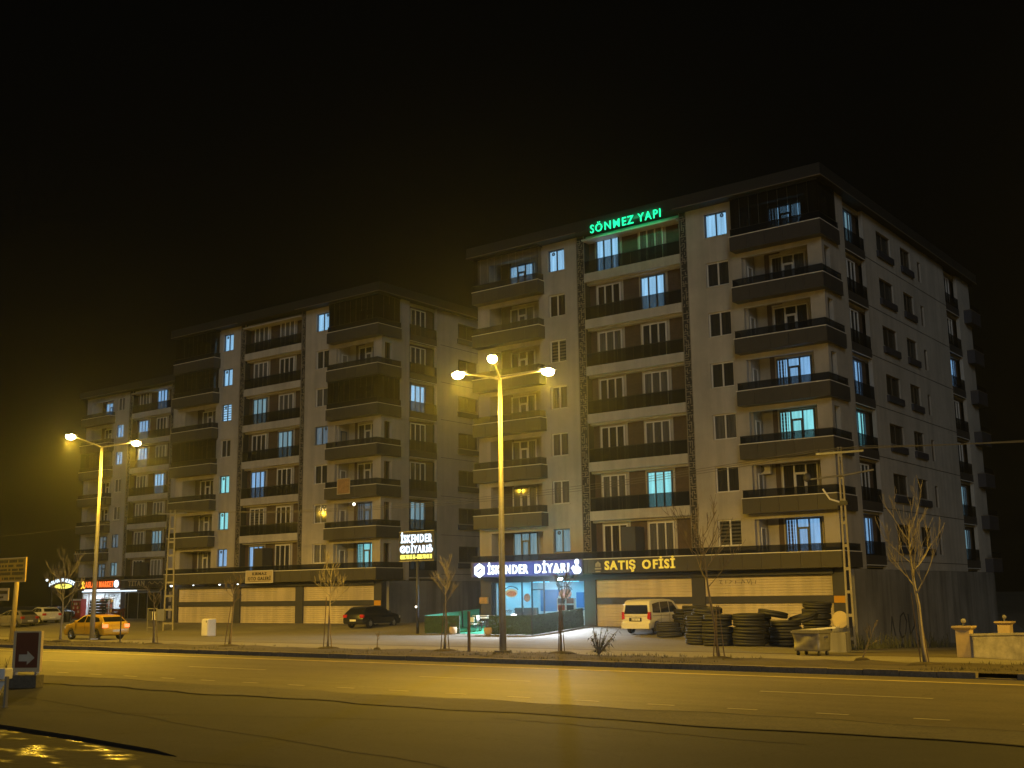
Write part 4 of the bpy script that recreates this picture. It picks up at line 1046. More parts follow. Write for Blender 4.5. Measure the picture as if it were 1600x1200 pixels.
# white compact van
up = [(-2.03, 1.02), (-1.97, 1.55), (-1.90, 1.70), (-1.72, 1.79), (-0.4, 1.83), (0.35, 1.80), (0.72, 1.70), (1.38, 1.08)]
front = [(1.95, 0.92), (2.08, 0.72), (2.10, 0.32), (1.98, 0.22)]
rear = [(-1.98, 0.26), (-2.09, 0.34), (-2.09, 0.60), (-2.04, 0.64)]
sides = [[(-1.72, 1.12), (-1.66, 1.58), (-0.92, 1.68), (-0.92, 1.10)], [(-0.84, 1.10), (-0.84, 1.68), (0.02, 1.70), (0.02, 1.12)], [(0.10, 1.12), (0.10, 1.69), (0.48, 1.66), (1.05, 1.14)]]
t, sp_, ep_, hw_ = car('parked_van', (-32.85, 55.9, 0.14), 0.0, 'white compact van parked tail-out beside the tyre stacks', 'van', 'van_white', up, (front, rear), 1.74, 0.24, (-1.28, 1.25), 0.31, 0.12, sides, ((1.38, 1.08), (0.72, 1.70)), ((-2.03, 1.02), (-1.97, 1.55)))
for s in (-1, 1):
    bevel(obj('tail_light', MB().xprism([(s*0.70, 0.80), (s*0.885, 0.74), (s*0.885, 1.16), (s*0.76, 1.16)] if s > 0 else [(s*0.70, 0.80), (s*0.76, 1.16), (s*0.885, 1.16), (s*0.885, 0.74)], -2.09, -1.90), 'tail_red', t), 0.02)
plate(t, -2.075, 0.70)
obj('number_plate_recess', MB().box(-0.42, 0.34, -2.07, -2.03, 0.66, 0.86), 'interior_dark', t)
word(t, '42 ADF 61', -0.04, 0.715, 0.085, 'dark_letter', -2.09, 0.004, width=0.42)
obj('rear_bumper', bevel(obj('rear_bumper', MB().box(-0.86, 0.86, -2.17, -1.95, 0.28, 0.56), 'van_white'), 0.05, 3).data, None, t); 
bpy.data.objects.remove([o for o in C.objects if o.name.startswith('rear_bumper') and o.parent is None][0])
obj('door_seam', MB().box(-0.82, 0.82, -2.047, -2.02, 0.93, 0.945).box(-0.006, 0.006, -2.046, -2.03, 0.60, 0.92), 'car_glass', t)
obj('rear_wiper', MB().tube([(0.0, -2.06, 1.08), (-0.35, -2.045, 1.24)], 0.012, 5), 'black_plain', t)
for s in (-1, 1):
    obj('side_seam', MB().box(s*0.874-0.004, s*0.874+0.004, -0.885, -0.87, 0.45, 1.05).box(s*0.874-0.004, s*0.874+0.004, 0.055, 0.07, 0.42, 1.08).box(s*0.874-0.004, s*0.874+0.004, -1.75, 0.06, 0.95, 0.965), 'car_glass', t)
    bevel(obj('wing_mirror', MB().box(min(s*0.86, s*1.04), max(s*0.86, s*1.04), 0.98, 1.12, 1.06, 1.26), 'van_white', t), 0.03)
# black hatchback
upb = [(-2.02, 0.90), (-1.92, 1.02), (-1.55, 1.32), (-1.25, 1.41), (-0.3, 1.45), (0.25, 1.40), (1.12, 0.98)]
frontb = [(1.75, 0.86), (2.05, 0.66), (2.08, 0.40), (1.98, 0.22)]
rearb = [(-1.98, 0.26), (-2.12, 0.36), (-2.12, 0.62), (-2.05, 0.74)]
sidesb = [[(-1.62, 1.05), (-1.38, 1.26), (-0.98, 1.33), (-0.98, 1.02)], [(-0.92, 1.02), (-0.92, 1.33), (-0.20, 1.37), (-0.14, 1.00)], [(-0.06, 1.00), (-0.12, 1.37), (0.20, 1.33), (0.82, 1.00)]]
def hatch(loc, rz, label, col, plate_m='plate_white', lit=False, group=None, nm='parked_car'):
    t, sp_, ep_, hw_ = car(nm, loc, rz, label, 'car', col, upb, (frontb, rearb), 1.72, 0.22, (-1.30, 1.28), 0.305, 0.20, sidesb, ((1.12, 0.98), (0.25, 1.40)), ((-1.92, 1.02), (-1.55, 1.32)), group=group)
    lights(t, 1.72, -2.10, 0.70, 0.20, 0.30, 'tail_lit' if lit else 'tail_red', 'tail_light')
    lights(t, 1.72, 1.86, 0.62, 0.16, 0.36, 'head_clear', 'headlight')
    plate(t, -2.125, 0.46, plate_m)
    for s in (-1, 1):
        bevel(obj('wing_mirror', MB().box(min(s*0.84, s*1.0), max(s*0.84, s*1.0), 0.62, 0.74, 0.98, 1.12), col, t), 0.03)
        obj('side_seam', MB().box(s*0.863-0.004, s*0.863+0.004, -0.18, -0.165, 0.35, 0.98).box(s*0.863-0.004, s*0.863+0.004, 0.80, 0.815, 0.40, 0.96), 'interior_dark', t)
        obj('sill_trim', MB().box(s*0.85-0.02, s*0.85+0.02, -0.9, 0.88, 0.24, 0.30), 'rim_alloy', t)
    return t
hatch((-56.15, 57.6, 0.22), math.radians(6), 'black hatchback parked tail-out before the right shutter of the middle block', 'car_black')
hatch((-62.2, 40.3, 0.01), PI/2, 'yellow hatchback driving along the service road behind the left street lamp', 'car_yellow', lit=True, nm='yellow_car')
hatch((-98.6, 58.4, 0.3), PI/2-0.15, 'pale silver hatchback parked left of the market', 'car_silver', nm='parked_car')
hatch((-96.6, 54.6, 0.1), PI/2+0.1, 'dark grey car parked behind the yellow signboard post', 'car_grey', nm='parked_car')
hatch((-113.6, 68.6, 0.35), 0.25, 'black car parked beside the red drinks fridge', 'car_black', nm='parked_car')

# ------------------------------------------------------------------ tyres
def tyre_fn(R=0.66, w=0.265):
    def f():
        prof = [(R*0.56, -w*0.42), (R*0.80, -w*0.5), (R*0.95, -w*0.44), (R, -w*0.30), (R, -w*0.06), (R*0.975, -w*0.04), (R*0.975, w*0.04), (R, w*0.06), (R, w*0.30), (R*0.95, w*0.44), (R*0.80, w*0.5), (R*0.56, w*0.42)]
        return MB().lathe(prof, 28, close=True)
    return f
tyre_m = cached('tyre_stack', tyre_fn(), 'tyre', 'rubber', True)
ORD = ['lowest', 'second', 'third', 'fourth', 'fifth', 'sixth', 'seventh']
rt = random.Random(9)
def stack(x, y, n, where, sc=1.0, lean=0.045):
    z = gz(x, y)+0.0; sc0 = sc
    for i in range(n):
        sc = sc0*rt.uniform(0.93, 1.03); h = 0.265*sc
        o = obj('tyre', tyre_m, None, None, (x+rt.uniform(-lean, lean), y+rt.uniform(-lean, lean), z+h/2), rot=(rt.uniform(-0.035, 0.035), rt.uniform(-0.035, 0.035), rt.uniform(0, 6)))
        o.scale = (sc, sc, sc); z += h*0.985
        tag(o, ('topmost' if i == n-1 else ORD[i]+(' from the ground' if i else ''))+' black tyre of '+where, 'tyre', 'stacked black tyres in front of the shutters')
    return z
stack(-25.15, 46.7, 5, 'the front stack nearest the van', 1.0)
stack(-23.85, 45.95, 5, 'the front stack behind the staked sapling', 1.04)
stack(-22.50, 46.15, 5, 'the tidy front stack right of the sapling', 1.05)
stack(-21.45, 47.5, 4, 'the stack behind the dented waste container', 1.06)
stack(-30.65, 55.3, 5, 'the rear stack touching the van', 1.0)
stack(-30.55, 53.3, 3, 'the low stack in front of the van wheel', 1.0)
stack(-29.30, 54.0, 6, 'the rear stack before the dark pillar', 1.0)
stack(-25.9, 48.6, 6, 'the half-hidden stack behind the front row', 0.95)
stack(-23.2, 48.5, 5, 'the middle rear stack between the front ones', 1.0)
zt = stack(-21.4, 50.9, 6, 'the tallest rear stack by the orange accent', 1.0)
for (x, y, z, rx, ry, lab) in ((-25.0, 47.2, 1.47, 0.10, 0.06, 'slightly tilted black tyre bridging the two left stacks'), (-22.3, 48.2, 1.32, -0.12, 0.14, 'tilted black tyre lying over the middle rear stack'),
                           (-21.2, 48.9, 1.12, 0.20, -0.16, 'slanting black tyre just behind the right stack')):
    tag(obj('tyre', tyre_m, None, None, (x, y, z), rot=(rx, ry, 0)), lab, 'tyre', 'stacked black tyres in front of the shutters')
for i in range(2):
    tag(obj('tyre', tyre_m, None, None, (-21.4+0.05*i, 50.9, zt+0.14+0.265*i), rot=(0.04, 0.06*i, 0)), ('upper' if i else 'lower')+' extra black tyre set on the tallest rear stack', 'tyre', 'stacked black tyres in front of the shutters')
t = thing('leaning_disc', (-21.2, 53.2, gz(-21.2, 53.2)), 'pale round disc propped on a block behind the tallest tyre stack', 'disc')
obj('disc', MB().lathe([(0.38, -0.04), (0.40, -0.02), (0.40, 0.02), (0.38, 0.04)], 28, (0, 0, 1.38), 'y'), 'sign_cream', t); obj('block', MB().box(-0.4, 0.4, -0.3, 0.3, 0, 0.99), 'concrete', t)

# dented galvanised skip
t = thing('waste_container', (-17.15, 40.15, 0.0), 'dented galvanised wheeled waste container at the edge of the pavement', 'waste container', rz=-0.12)
bw = MB(); 
bot = [(-0.50, -0.32), (0.50, -0.32), (0.50, 0.44), (-0.50, 0.44)]; top = [(-0.53, -0.36), (0.53, -0.36), (0.53, 0.48), (-0.53, 0.48)]
bw.v = [(p[0], p[1], 0.17) for p in bot]+[(p[0], p[1], 0.86) for p in top]
bw.f = [(3, 2, 1, 0)]+[(i, (i+1) % 4, 4+(i+1) % 4, 4+i) for i in range(4)]+[(4, 5, 6, 7)]
me = bw.mesh('bin'); bm = bmesh.new(); bm.from_mesh(me); bmesh.ops.subdivide_edges(bm, edges=bm.edges, cuts=7, use_grid_fill=True)
rd = random.Random(3)
for v in bm.verts:
    if v.co.y < -0.25 and 0.2 < v.co.z < 0.84: v.co.y += 0.06*math.sin(v.co.x*7+1)*math.sin(v.co.z*9)+rd.uniform(-0.02, 0.02)
bm.to_mesh(me); bm.free(); me.shade_smooth()
obj('bin', me, 'galvanised', t)
obj('rim', MB().box(-0.58, 0.58, -0.41, -0.355, 0.80, 0.87).box(-0.58, 0.58, 0.475, 0.53, 0.80, 0.87).box(-0.58, -0.53, -0.355, 0.475, 0.80, 0.87).box(0.53, 0.58, -0.355, 0.475, 0.80, 0.87), 'galvanised', t)
obj('lid', MB().xprism([(-0.55, 0.875), (0.55, 0.875), (0.55, 0.90), (-0.55, 0.90)], -0.34, 0.50), 'galvanised', t)
for s in (-1, 1):
    obj('lifting_pin', MB().lathe([(0.04, 0), (0.04, 0.14)], 10, (s*0.53, 0.06, 0.66), 'x') if s > 0 else MB().lathe([(0.04, -0.14), (0.04, 0)], 10, (s*0.53, 0.06, 0.66), 'x'), 'galvanised', t)
    for yy in (-0.22, 0.34):
        w_ = obj('castor', MB().lathe([(0.03, -0.025), (0.085, -0.025), (0.085, 0.025), (0.03, 0.025)], 14, (s*0.42, yy, 0.085), 'x', close=True), 'rubber', t)
        obj('fork', MB().box(s*0.42-0.04, s*0.42-0.03, yy-0.03, yy+0.03, 0.07, 0.18).box(s*0.42+0.03, s*0.42+0.04, yy-0.03, yy+0.03, 0.07, 0.18), 'steel_grey', w_)
t = thing('discarded_cabinet', (-18.9, 46.4, gz(-18.9, 46.4)-0.02), 'pale flat-sided discarded cabinet lying behind the waste container', 'cabinet', rz=0.12)
obj('body', MB().box(-0.85, 0.65, -0.35, 0.45, 0.0, 0.82), 'concrete', t)
obj('lid', MB().xprism([(-1.4, 0.84), (0.25, 0.98), (0.25, 1.05), (-1.4, 0.91)], -0.30, 0.40), 'white_paint', t)

# ------------------------------------------------------------------ restaurant terrace
GX0, GX1, GY0 = -49.1, -39.55, 53.4
def hedge_panel(p0, p1, h, label, m='hedge_green', leaves=True, seed=1):
    L = math.hypot(p1[0]-p0[0], p1[1]-p0[1]); a = math.atan2(p1[1]-p0[1], p1[0]-p0[0]); z0 = gz(*p0); z1 = gz(*p1)
    t = thing('hedge_screen', (p0[0], p0[1], z0), label, 'hedge screen', 'artificial hedge screens around the terrace', rz=a)
    t.rotation_euler = (0, -math.atan2(z1-z0, L), a)
    n = max(2, round(L/2.0))
    for i in range(n+1): obj('post', cached('hpost', lambda: MB().box(-0.03, 0.03, -0.03, 0.03, -0.1, 1.08), 'post', 'dark_frame'), None, t, (L*i/n, 0.05, 0))
    obj('backing', MB().box(0.0, L, 0.0, 0.02, 0.02, h), m, t)
    if leaves:
        b = MB(); r = random.Random(seed)
        for k in range(int(L*h*260)):
            x, z = r.uniform(0, L), r.uniform(0.02, h); y = -r.uniform(0.01, 0.07); s = r.uniform(0.025, 0.06); a1, a2 = r.uniform(0, 6.3), r.uniform(-0.9, 0.9)
            dx, dz = math.cos(a1)*s, math.sin(a1)*s
            b.quad((x-dx, y+a2*0.03, z-dz), (x-dz*0.5, y-0.02, z+dx*0.5), (x+dx, y-a2*0.03, z+dz), (x+dz*0.5, y+0.01, z-dx*0.5))
        o = obj('leaves', b, 'hedge_green', t); o['kind'] = 'stuff'
    return t
hedge_panel((-47.7, 53.5), (-45.0, 53.5), 1.06, 'low green hedge screen left of the terrace entrance', seed=2)
hedge_panel((-42.45, 53.2), (-39.35, 53.2), 1.10, 'green hedge screen right of the terrace entrance, facing the road', seed=3)
hedge_panel((-39.3, 53.25), (-39.3, 58.4), 1.12, 'green hedge screen running back to the restaurant wall', seed=4)
hedge_panel((-47.75, 58.9), (-47.75, 53.55), 1.08, 'smooth teal screen closing the left side of the terrace', 'net_green', False)
b = MB(); xs_, ys_ = fr(-47.7, -39.4, 1.2), fr(53.6, 58.6, 0.6)
b.v = [(x, y, gz(x, y)+0.016) for y in ys_ for x in xs_]; nx = len(xs_)
b.f = [(j*nx+i, j*nx+i+1, (j+1)*nx+i+1, (j+1)*nx+i) for j in range(len(ys_)-1) for i in range(nx-1)]
tag(obj('artificial_turf', b, 'turf_green'), 'green artificial turf mat covering the restaurant terrace', 'turf mat')
def table(x, y, lab):
    t = thing('cafe_table', (x, y, gz(x, y)+0.02), lab, 'table', 'white tables on the terrace')
    bevel(obj('tabletop', MB().box(-0.6, 0.6, -0.4, 0.4, 0.72, 0.76), 'table_white', t), 0.01)
    for s in (-1, 1):
        obj('leg', MB().tube([(s*0.45, -0.30, 0.0), (s*0.45, 0.30, 0.72)], 0.03, 6), 'slate_dark', t); obj('leg', MB().tube([(s*0.45+0.05, 0.30, 0.0), (s*0.45+0.05, -0.30, 0.72)], 0.03, 6), 'slate_dark', t)
    obj('stretcher', MB().tube([(-0.45, 0, 0.36), (0.5, 0, 0.36)], 0.02, 6), 'slate_dark', t)
    return t
def chair(x, y, rz, lab):
    t = thing('cafe_chair', (x, y, gz(x, y)+0.02), lab, 'chair', 'white chairs on the terrace', rz)
    bevel(obj('seat', MB().box(-0.21, 0.21, -0.21, 0.21, 0.43, 0.46), 'table_white', t), 0.01)
    bevel(obj('backrest', MB().box(-0.20, 0.20, 0.19, 0.215, 0.55, 0.85), 'table_white', t), 0.01)
    for sx in (-1, 1):
        for sy in (-1, 1): obj('leg', MB().tube([(sx*0.20, sy*0.20, 0), (sx*0.18, sy*0.18, 0.43 if sy < 0 else 0.6)], 0.014, 6), 'slate_dark', t)
table(-44.35, 55.6, 'white trestle table just inside the terrace entrance'); table(-42.3, 56.4, 'white trestle table nearest the restaurant window'); table(-45.9, 57.0, 'white trestle table by the teal screen')
chair(-44.9, 54.9, 2.9, 'white chair at the front of the entrance table'); chair(-43.2, 55.3, -1.2, 'white chair between the two front tables'); chair(-45.4, 56.1, 1.8, 'white chair left of the entrance table')
chair(-43.3, 56.9, 1.2, 'white chair left of the window table'); chair(-41.4, 55.9, -1.5, 'white chair right of the window table, behind the hedge')
def pot(x, y, lab, seed):
    t = thing('plant_pot', (x, y, gz(x, y)), lab, 'plant pot', 'clay plant pots at the terrace entrance')
    obj('pot', MB().lathe([(0.15, 0), (0.23, 0.10), (0.25, 0.30), (0.21, 0.44), (0.19, 0.44), (0.18, 0.38)], 16), 'pot_clay', t, smooth=True)
    b = MB(); r = random.Random(seed)
    for k in range(26):
        a = r.uniform(0, 6.3); l = r.uniform(0.15, 0.34); x0, y0 = math.cos(a)*0.08, math.sin(a)*0.08
        b.quad((x0-0.02, y0, 0.40), (x0+0.02, y0, 0.40), (x0*2+0.012, y0*2, 0.40+l), (x0*2-0.012, y0*2, 0.40+l))
    obj('plant', b, 'leaf_dark', t)
pot(-45.15, 53.15, 'clay plant pot left of the terrace entrance', 1); pot(-42.25, 52.85, 'clay plant pot right of the terrace entrance', 2)

# ------------------------------------------------------------------ trees and plants
def limb(b, p, d, L, r, depth, rnd, spread=0.55, up=0.25):
    pts = [p]; rad = [r]; n = 4; q = Vector(p); dd = Vector(d).normalized()
    for i in range(n):
        dd = (dd+Vector((rnd.uniform(-.12, .12), rnd.uniform(-.12, .12), up*0.22+rnd.uniform(-.05, .08)))).normalized()
        q = q+dd*(L/n); pts.append(tuple(q)); rad.append(max(0.0062, r*(1-0.66*(i+1)/n)))
    b.tube(pts, rad, 5 if depth > 1 else 4, cap=False)
    if depth <= 0: return
    for k in range(rnd.randint(3, 5)):
        i = rnd.randint(1, n-1) if k else n-1
        s = dd.orthogonal().normalized(); s.rotate(Matrix.Rotation(rnd.uniform(0, 2*PI), 3, dd))
        nd = (dd+s*rnd.uniform(0.5, 1.0)*spread*1.5+Vector((0, 0, up))).normalized()
        limb(b, pts[i], nd, L*rnd.uniform(0.45, 0.7), max(0.007, rad[i]*0.72), depth-1, rnd, spread, up)
def sapling(x, y, h, trunk_h, n, label, seed, stakes=(), lean=(0, 0), m='bark', r0=0.05, spread=0.6, depth=2, up=0.25, name='bare_sapling'):
    rnd = random.Random(seed); z = 0.1 if y < 37.3 else 0.01
    t = thing(name, (x, y, z), label, 'tree', 'bare saplings along the verge')
    pts = [(lean[0]*s+rnd.uniform(-.02, .02)*h*s, lean[1]*s, h*0.86*s) for s in (0, 0.12, 0.25, 0.4, 0.55, 0.7, 0.85, 1.0)]
    rad = [r0*1.5, r0*1.1, r0, r0*0.9, r0*0.7, r0*0.5, r0*0.34, r0*0.18]
    obj('trunk', MB().tube(pts, rad, 8), m, t, smooth=True)
    for k in range(n):
        f = trunk_h/h/0.86+(1-trunk_h/h/0.86)*(k+0.3)/n*0.9
        i = min(len(pts)-2, int(f*(len(pts)-1))); u = f*(len(pts)-1)-i
        p = Vector(pts[i]).lerp(Vector(pts[i+1]), u); a = k*2.4+rnd.uniform(-.5, .5)
        e = rnd.uniform(0.15, 0.70)+0.45*f
        d = Vector((math.cos(a)*math.cos(e), math.sin(a)*math.cos(e), math.sin(e)))
        b = MB(); limb(b, tuple(p), d, (h-trunk_h)*rnd.uniform(0.45, 0.62)*(1.15-0.45*f), r0*0.46*(1.2-0.6*f), depth, rnd, spread, up)
        obj('branch', b, m, t)
    for (sx, sy, sh, tx, ty) in stakes:
        obj('stake', MB().tube([(sx, sy, -0.05), (tx, ty, sh)], [0.021, 0.018], 6), 'stake_wood', t)
    mr_ = min(1.0, h/2.6); obj('soil_mound', MB().lathe([(0.62*mr_, -0.06), (0.40*mr_, 0.03), (0.15*mr_, 0.06), (0.001, 0.07)], 14), 'soil', t, smooth=True)
    return t
sapling(-11.54, 35.36, 5.0, 2.1, 9, 'tall pale bare tree at the right before the side wall', 31, ((-0.12, -0.05, 2.1, -0.28, 0.05), (0.10, 0.05, 1.95, -0.12, 0.02)), (-0.25, 0.1), 'bark_pale', 0.055, 0.5, 2, 0.45)
sapling(-18.6, 35.75, 5.2, 2.4, 9, 'bare staked sapling in front of the tyre stacks', 12, ((-0.18, -0.05, 1.75, 0.02, 0), (0.20, 0.05, 1.75, 0.08, 0), (0.03, -0.15, 1.7, 0.0, -0.02)), (-0.55, 0.2), 'bark', 0.045, 0.55, 2, 0.4)
sapling(-25.72, 36.64, 3.3, 1.7, 6, 'thin bare sapling between tall stakes before the restaurant', 43, ((-0.15, 0.02, 1.75, -0.04, 0), (0.16, 0.0, 1.75, 0.04, 0), (0.02, -0.12, 1.7, 0.0, 0.0)), (0.02, 0.1), 'bark', 0.026, 0.5, 2, 0.3)
sapling(-31.33, 36.35, 3.7, 1.9, 8, 'bare sapling with upswept branches in front of the pole sign', 14, ((-0.22, 0.0, 1.9, -0.02, 0), (0.25, 0.0, 1.9, 0.05, 0)), (0.12, 0.0), 'bark_pale', 0.042, 0.55, 2, 0.35)
sapling(-37.83, 36.02, 3.9, 1.9, 8, 'pale bare sapling in front of the right shutter of the middle block', 65, ((-0.28, 0.0, 2.2, -0.16, 0.02), (0.24, 0.0, 1.6, 0.04, 0)), (0.05, 0.1), 'bark_pale', 0.042, 0.6, 2, 0.3)
sapling(-44.5, 35.98, 3.4, 1.9, 6, 'dark bare sapling leaning on a stake right of the white cabinet', 36, ((-0.35, 0.0, 1.9, 0.05, 0), (0.05, 0.05, 2.2, 0.15, 0.05)), (0.2, 0.1), 'bark', 0.04, 0.5, 2, 0.3)
sapling(-50.32, 35.91, 3.0, 1.7, 5, 'short dark sapling left of the white cabinet', 27, ((0.35, 0.0, 1.6, 0.02, 0),), (-0.15, 0.0), 'bark', 0.05, 0.5, 2, 0.3)
sapling(-59.9, 36.6, 4.6, 1.7, 10, 'wide bare tree at the far left beside the yellow signboard', 58, ((-0.1, 0.05, 1.3, -0.05, 0),), (0.0, 0.1), 'bark_pale', 0.055, 0.8, 2, 0.5)
sapling(-35.2, 36.4, 0.75, 0.3, 4, 'knee-high dead seedling in the verge below the black car', 19, (), (0.02, 0), 'bark', 0.02, 0.5, 1, 0.2, 'seedling')
sapling(-14.1, 37.0, 1.2, 0.4, 4, 'small leaning dead seedling right of the waste container', 83, (), (0.45, 0.1), 'bark', 0.025, 0.5, 1, 0.2, 'seedling')
def shrub(x, y, h, label, seed):
    t = thing('shrub', (x, y, 0.1), label, 'shrub'); rnd = random.Random(seed)
    for k in range(9):
        a = rnd.uniform(0, 6.3); e = rnd.uniform(0.75, 1.45); d = Vector((math.cos(a)*math.cos(e), math.sin(a)*math.cos(e), math.sin(e)))
        L = h*rnd.uniform(0.55, 1.0); pts = [Vector((0, 0, 0))+d*L*s+Vector((0, 0, -0.10*s*s)) for s in (0, 0.35, 0.7, 1.0)]
        b = MB().tube([tuple(p) for p in pts], [0.03, 0.022, 0.015, 0.008], 5)
        st = obj('stem', b, 'bark', t)
        lb = MB()
        for j in range(26):
            s = rnd.uniform(0.25, 1.0); p = pts[0].lerp(pts[-1], s)
            a2 = rnd.uniform(0, 6.3); l = rnd.uniform(0.14, 0.30); w = 0.022
            dr = Vector((math.cos(a2), math.sin(a2), rnd.uniform(-0.55, 0.55))); sd = dr.cross(Vector((0, 0, 1))).normalized()*w
            m_ = p+dr*l*0.5+Vector((0, 0, 0.02)); e_ = p+dr*l-Vector((0, 0, 0.06*l/0.3))
            lb.quad(tuple(p), tuple(m_+sd), tuple(e_), tuple(m_-sd))
        o = obj('leaves', lb, 'leaf_dark', st); o['kind'] = 'stuff'
    for k in range(10):
        a = rnd.uniform(0, 6.3); r_ = rnd.uniform(0.4, 0.8)
        obj('low_leaf', MB().quad((0, 0, 0.02), (math.cos(a+0.1)*r_*0.5, math.sin(a+0.1)*r_*0.5, 0.16), (math.cos(a)*r_, math.sin(a)*r_, 0.02), (math.cos(a-0.1)*r_*0.5, math.sin(a-0.1)*r_*0.5, 0.15)), 'leaf_dark', t)
shrub(-23.67, 36.1, 1.30, 'spiky dark shrub growing in the verge left of the van', 6)
t = thing('timber_post', (-30.04, 36.35, 0.08), 'single dark timber post standing in the verge before the terrace entrance', 'post')
obj('shaft', MB().box(-0.045, 0.045, -0.045, 0.045, -0.1, 1.55), 'stake_wood', t); obj('cap', MB().box(-0.05, 0.05, -0.05, 0.05, 1.55, 1.58), 'stake_wood', t)
t = thing('marker_post', (-56.3, 38.0, 0.0), 'thin black post in front of the yellow car', 'post')
obj('shaft', MB().tube([(0, 0, -0.1), (0, 0, 1.62)], 0.035, 8), 'black_plain', t); obj('base', MB().lathe([(0.12, 0), (0.12, 0.03)], 12), 'black_plain', t)
# weeds at the foot of the side wall
b = MB(); r = random.Random(8)
for k in range(420):
    y = r.uniform(47, 70); x = -22.85+0.55+r.uniform(0.0, 1.6)+max(0, (55-y)*0.25); z = gz(x, y); hh = r.uniform(0.15, 0.9)*(0.5+0.5*math.sin(y*1.3)**2); a = r.uniform(0, 6.3)
    b.quad((x-0.02, y, z), (x+0.02, y, z), (x+0.2*hh*math.cos(a)+0.012, y+0.2*hh*math.sin(a), z+hh), (x+0.2*hh*math.cos(a)-0.012, y+0.2*hh*math.sin(a), z+hh))
tag(obj('weeds', b, 'leaf_dark'), 'dry weeds growing along the foot of the side wall', 'weeds', kind='stuff')
g = MB()
def stroke(pts, w): g.tube([(-22.875+0.0, p[0], p[1]) for p in pts], w, 4)
stroke([(66.0, 0.0), (66.3, 0.8), (66.9, 1.0), (67.3, 0.5), (66.9, -0.3), (66.3, -0.4), (66.0, 0.0)], 0.05)
stroke([(67.6, 0.9), (67.8, -0.3), (68.6, 0.2), (68.7, 0.9)], 0.05); stroke([(64.6, -0.4), (64.9, 0.8), (65.3, -0.3)], 0.05)
tag(obj('graffiti', g, 'graffiti', B1, (23.3, -59.2, 0)))

g = MB()                                   # faint spray scribble on the upper right shutter
for i, pts in enumerate(([(0, .2), (.15, .25), (.05, .05), (.2, .02)], [(.45, .22), (.45, .02)], [(.7, .05), (.9, .18), (.72, .2)], [(1.1, .02), (1.13, .2)], [(1.5, .0), (1.6, .25), (1.75, .05)], [(1.9, .22), (2.0, .02), (2.15, .25), (2.2, -.05)], [(2.5, .2), (2.45, .0)])):
    g.tube([(-7.3+p[0]*0.9, 0.105, 2.72+p[1]) for p in pts], 0.014, 4)
obj('spray_scribble', g, 'graffiti', B1)
# ------------------------------------------------------------------ poles and wires
def lattice_pole(x, y, z0, h, label, rz=0.0, w=0.30, arms=True):
    t = thing('utility_pole', (x, y, z0), label, 'utility pole', 'concrete utility poles carrying the wires', rz)
    for s in (-1, 1):
        obj('leg', MB().tube([(s*w/2, 0, -0.4), (s*w*0.22, 0, h)], [0.07, 0.055], 4), 'pole_concrete', t)
    n = 9
    for i in range(n):
        z = 0.5+(h-0.9)*i/(n-1); ww = w/2-(w/2-w*0.22)*z/h
        obj('rung', MB().box(-ww, ww, -0.035, 0.035, z-0.07, z+0.07), 'pole_concrete', t)
    if arms:
        a = obj('crossarm', MB().box(-1.15, 1.15, -0.07, -0.0, h-0.32, h-0.22), 'steel_grey', t)
        for i in range(3): obj('insulator', MB().lathe([(0.03, 0), (0.06, 0.04), (0.035, 0.08), (0.06, 0.12), (0.02, 0.17)], 10, (-1.0+1.0*i, -0.035, h-0.22)), 'slate_dark', a)
    return t
PR = (-20.7, 53.2); zr0 = gz(*PR)
t = lattice_pole(PR[0], PR[1], zr0, 9.55, 'concrete lattice utility pole standing before the right corner of the right block', 0.12)
obj('street_arm', MB().tube([(-1.55, -0.2, 8.05), (0.3, -0.1, 8.18), (1.55, 0.0, 8.35)], 0.045, 6), 'galvanised', t)
o = obj('lantern', MB().sphere((-1.6, -0.2, 8.15), 0.20, 12, 8, (1, 0.6, 1.1)), 'slate_dark', t); 
obj('bracket', MB().tube([(-0.15, -0.1, 6.9), (-0.55, -0.25, 7.05), (-0.85, -0.3, 7.55)], 0.045, 6), 'white_paint', t)
obj('band', MB().box(-0.24, 0.24, -0.12, 0.12, 6.75, 6.95), 'dark_frame', t)
PL = (-73.0, 53.3); zl0 = gz(*PL)
t = lattice_pole(PL[0], PL[1], zl0, 8.9, 'concrete lattice utility pole between the middle and far blocks', 0.5, 0.78)
obj('meter_box', MB().box(-0.9, -0.25, -0.18, 0.12, 0.7, 1.55), 'steel_grey', t)
def wire(p0, p1, sag, label, r=0.014, nm='power_line'):
    pts = [(p0[0]+(p1[0]-p0[0])*s, p0[1]+(p1[1]-p0[1])*s, p0[2]+(p1[2]-p0[2])*s-sag*4*s*(1-s)) for s in [i/24 for i in range(25)]]
    b = MB().tube(pts, r, 5)
    return tag(obj(nm, b, 'wire_grey'), label, 'power line', 'wires strung between the utility poles')
for i, off in enumerate((-1.0, 0.0, 1.0)):
    wire((PR[0]+off, PR[1]-0.16, zr0+9.5), (PL[0]+off*0.85, PL[1]-0.45, zl0+8.85), 1.0+0.12*i, ('left', 'middle', 'right')[i]+'-insulator wire running from the right pole past the facades to the left pole')
for i, off in enumerate((-1.0, 0.0, 1.0)):
    wire((PR[0]+off, PR[1]-0.1, zr0+9.5), (16+off, 53.5, 9.6), 0.7+0.1*i, ('left', 'middle', 'right')[i]+'-insulator wire leading right from the right pole into the dark')
wire((PL[0], PL[1]-0.2, zl0+8.8), (-128, 53.0, 9.0), 1.0, 'wire leading left from the left pole into the dark')

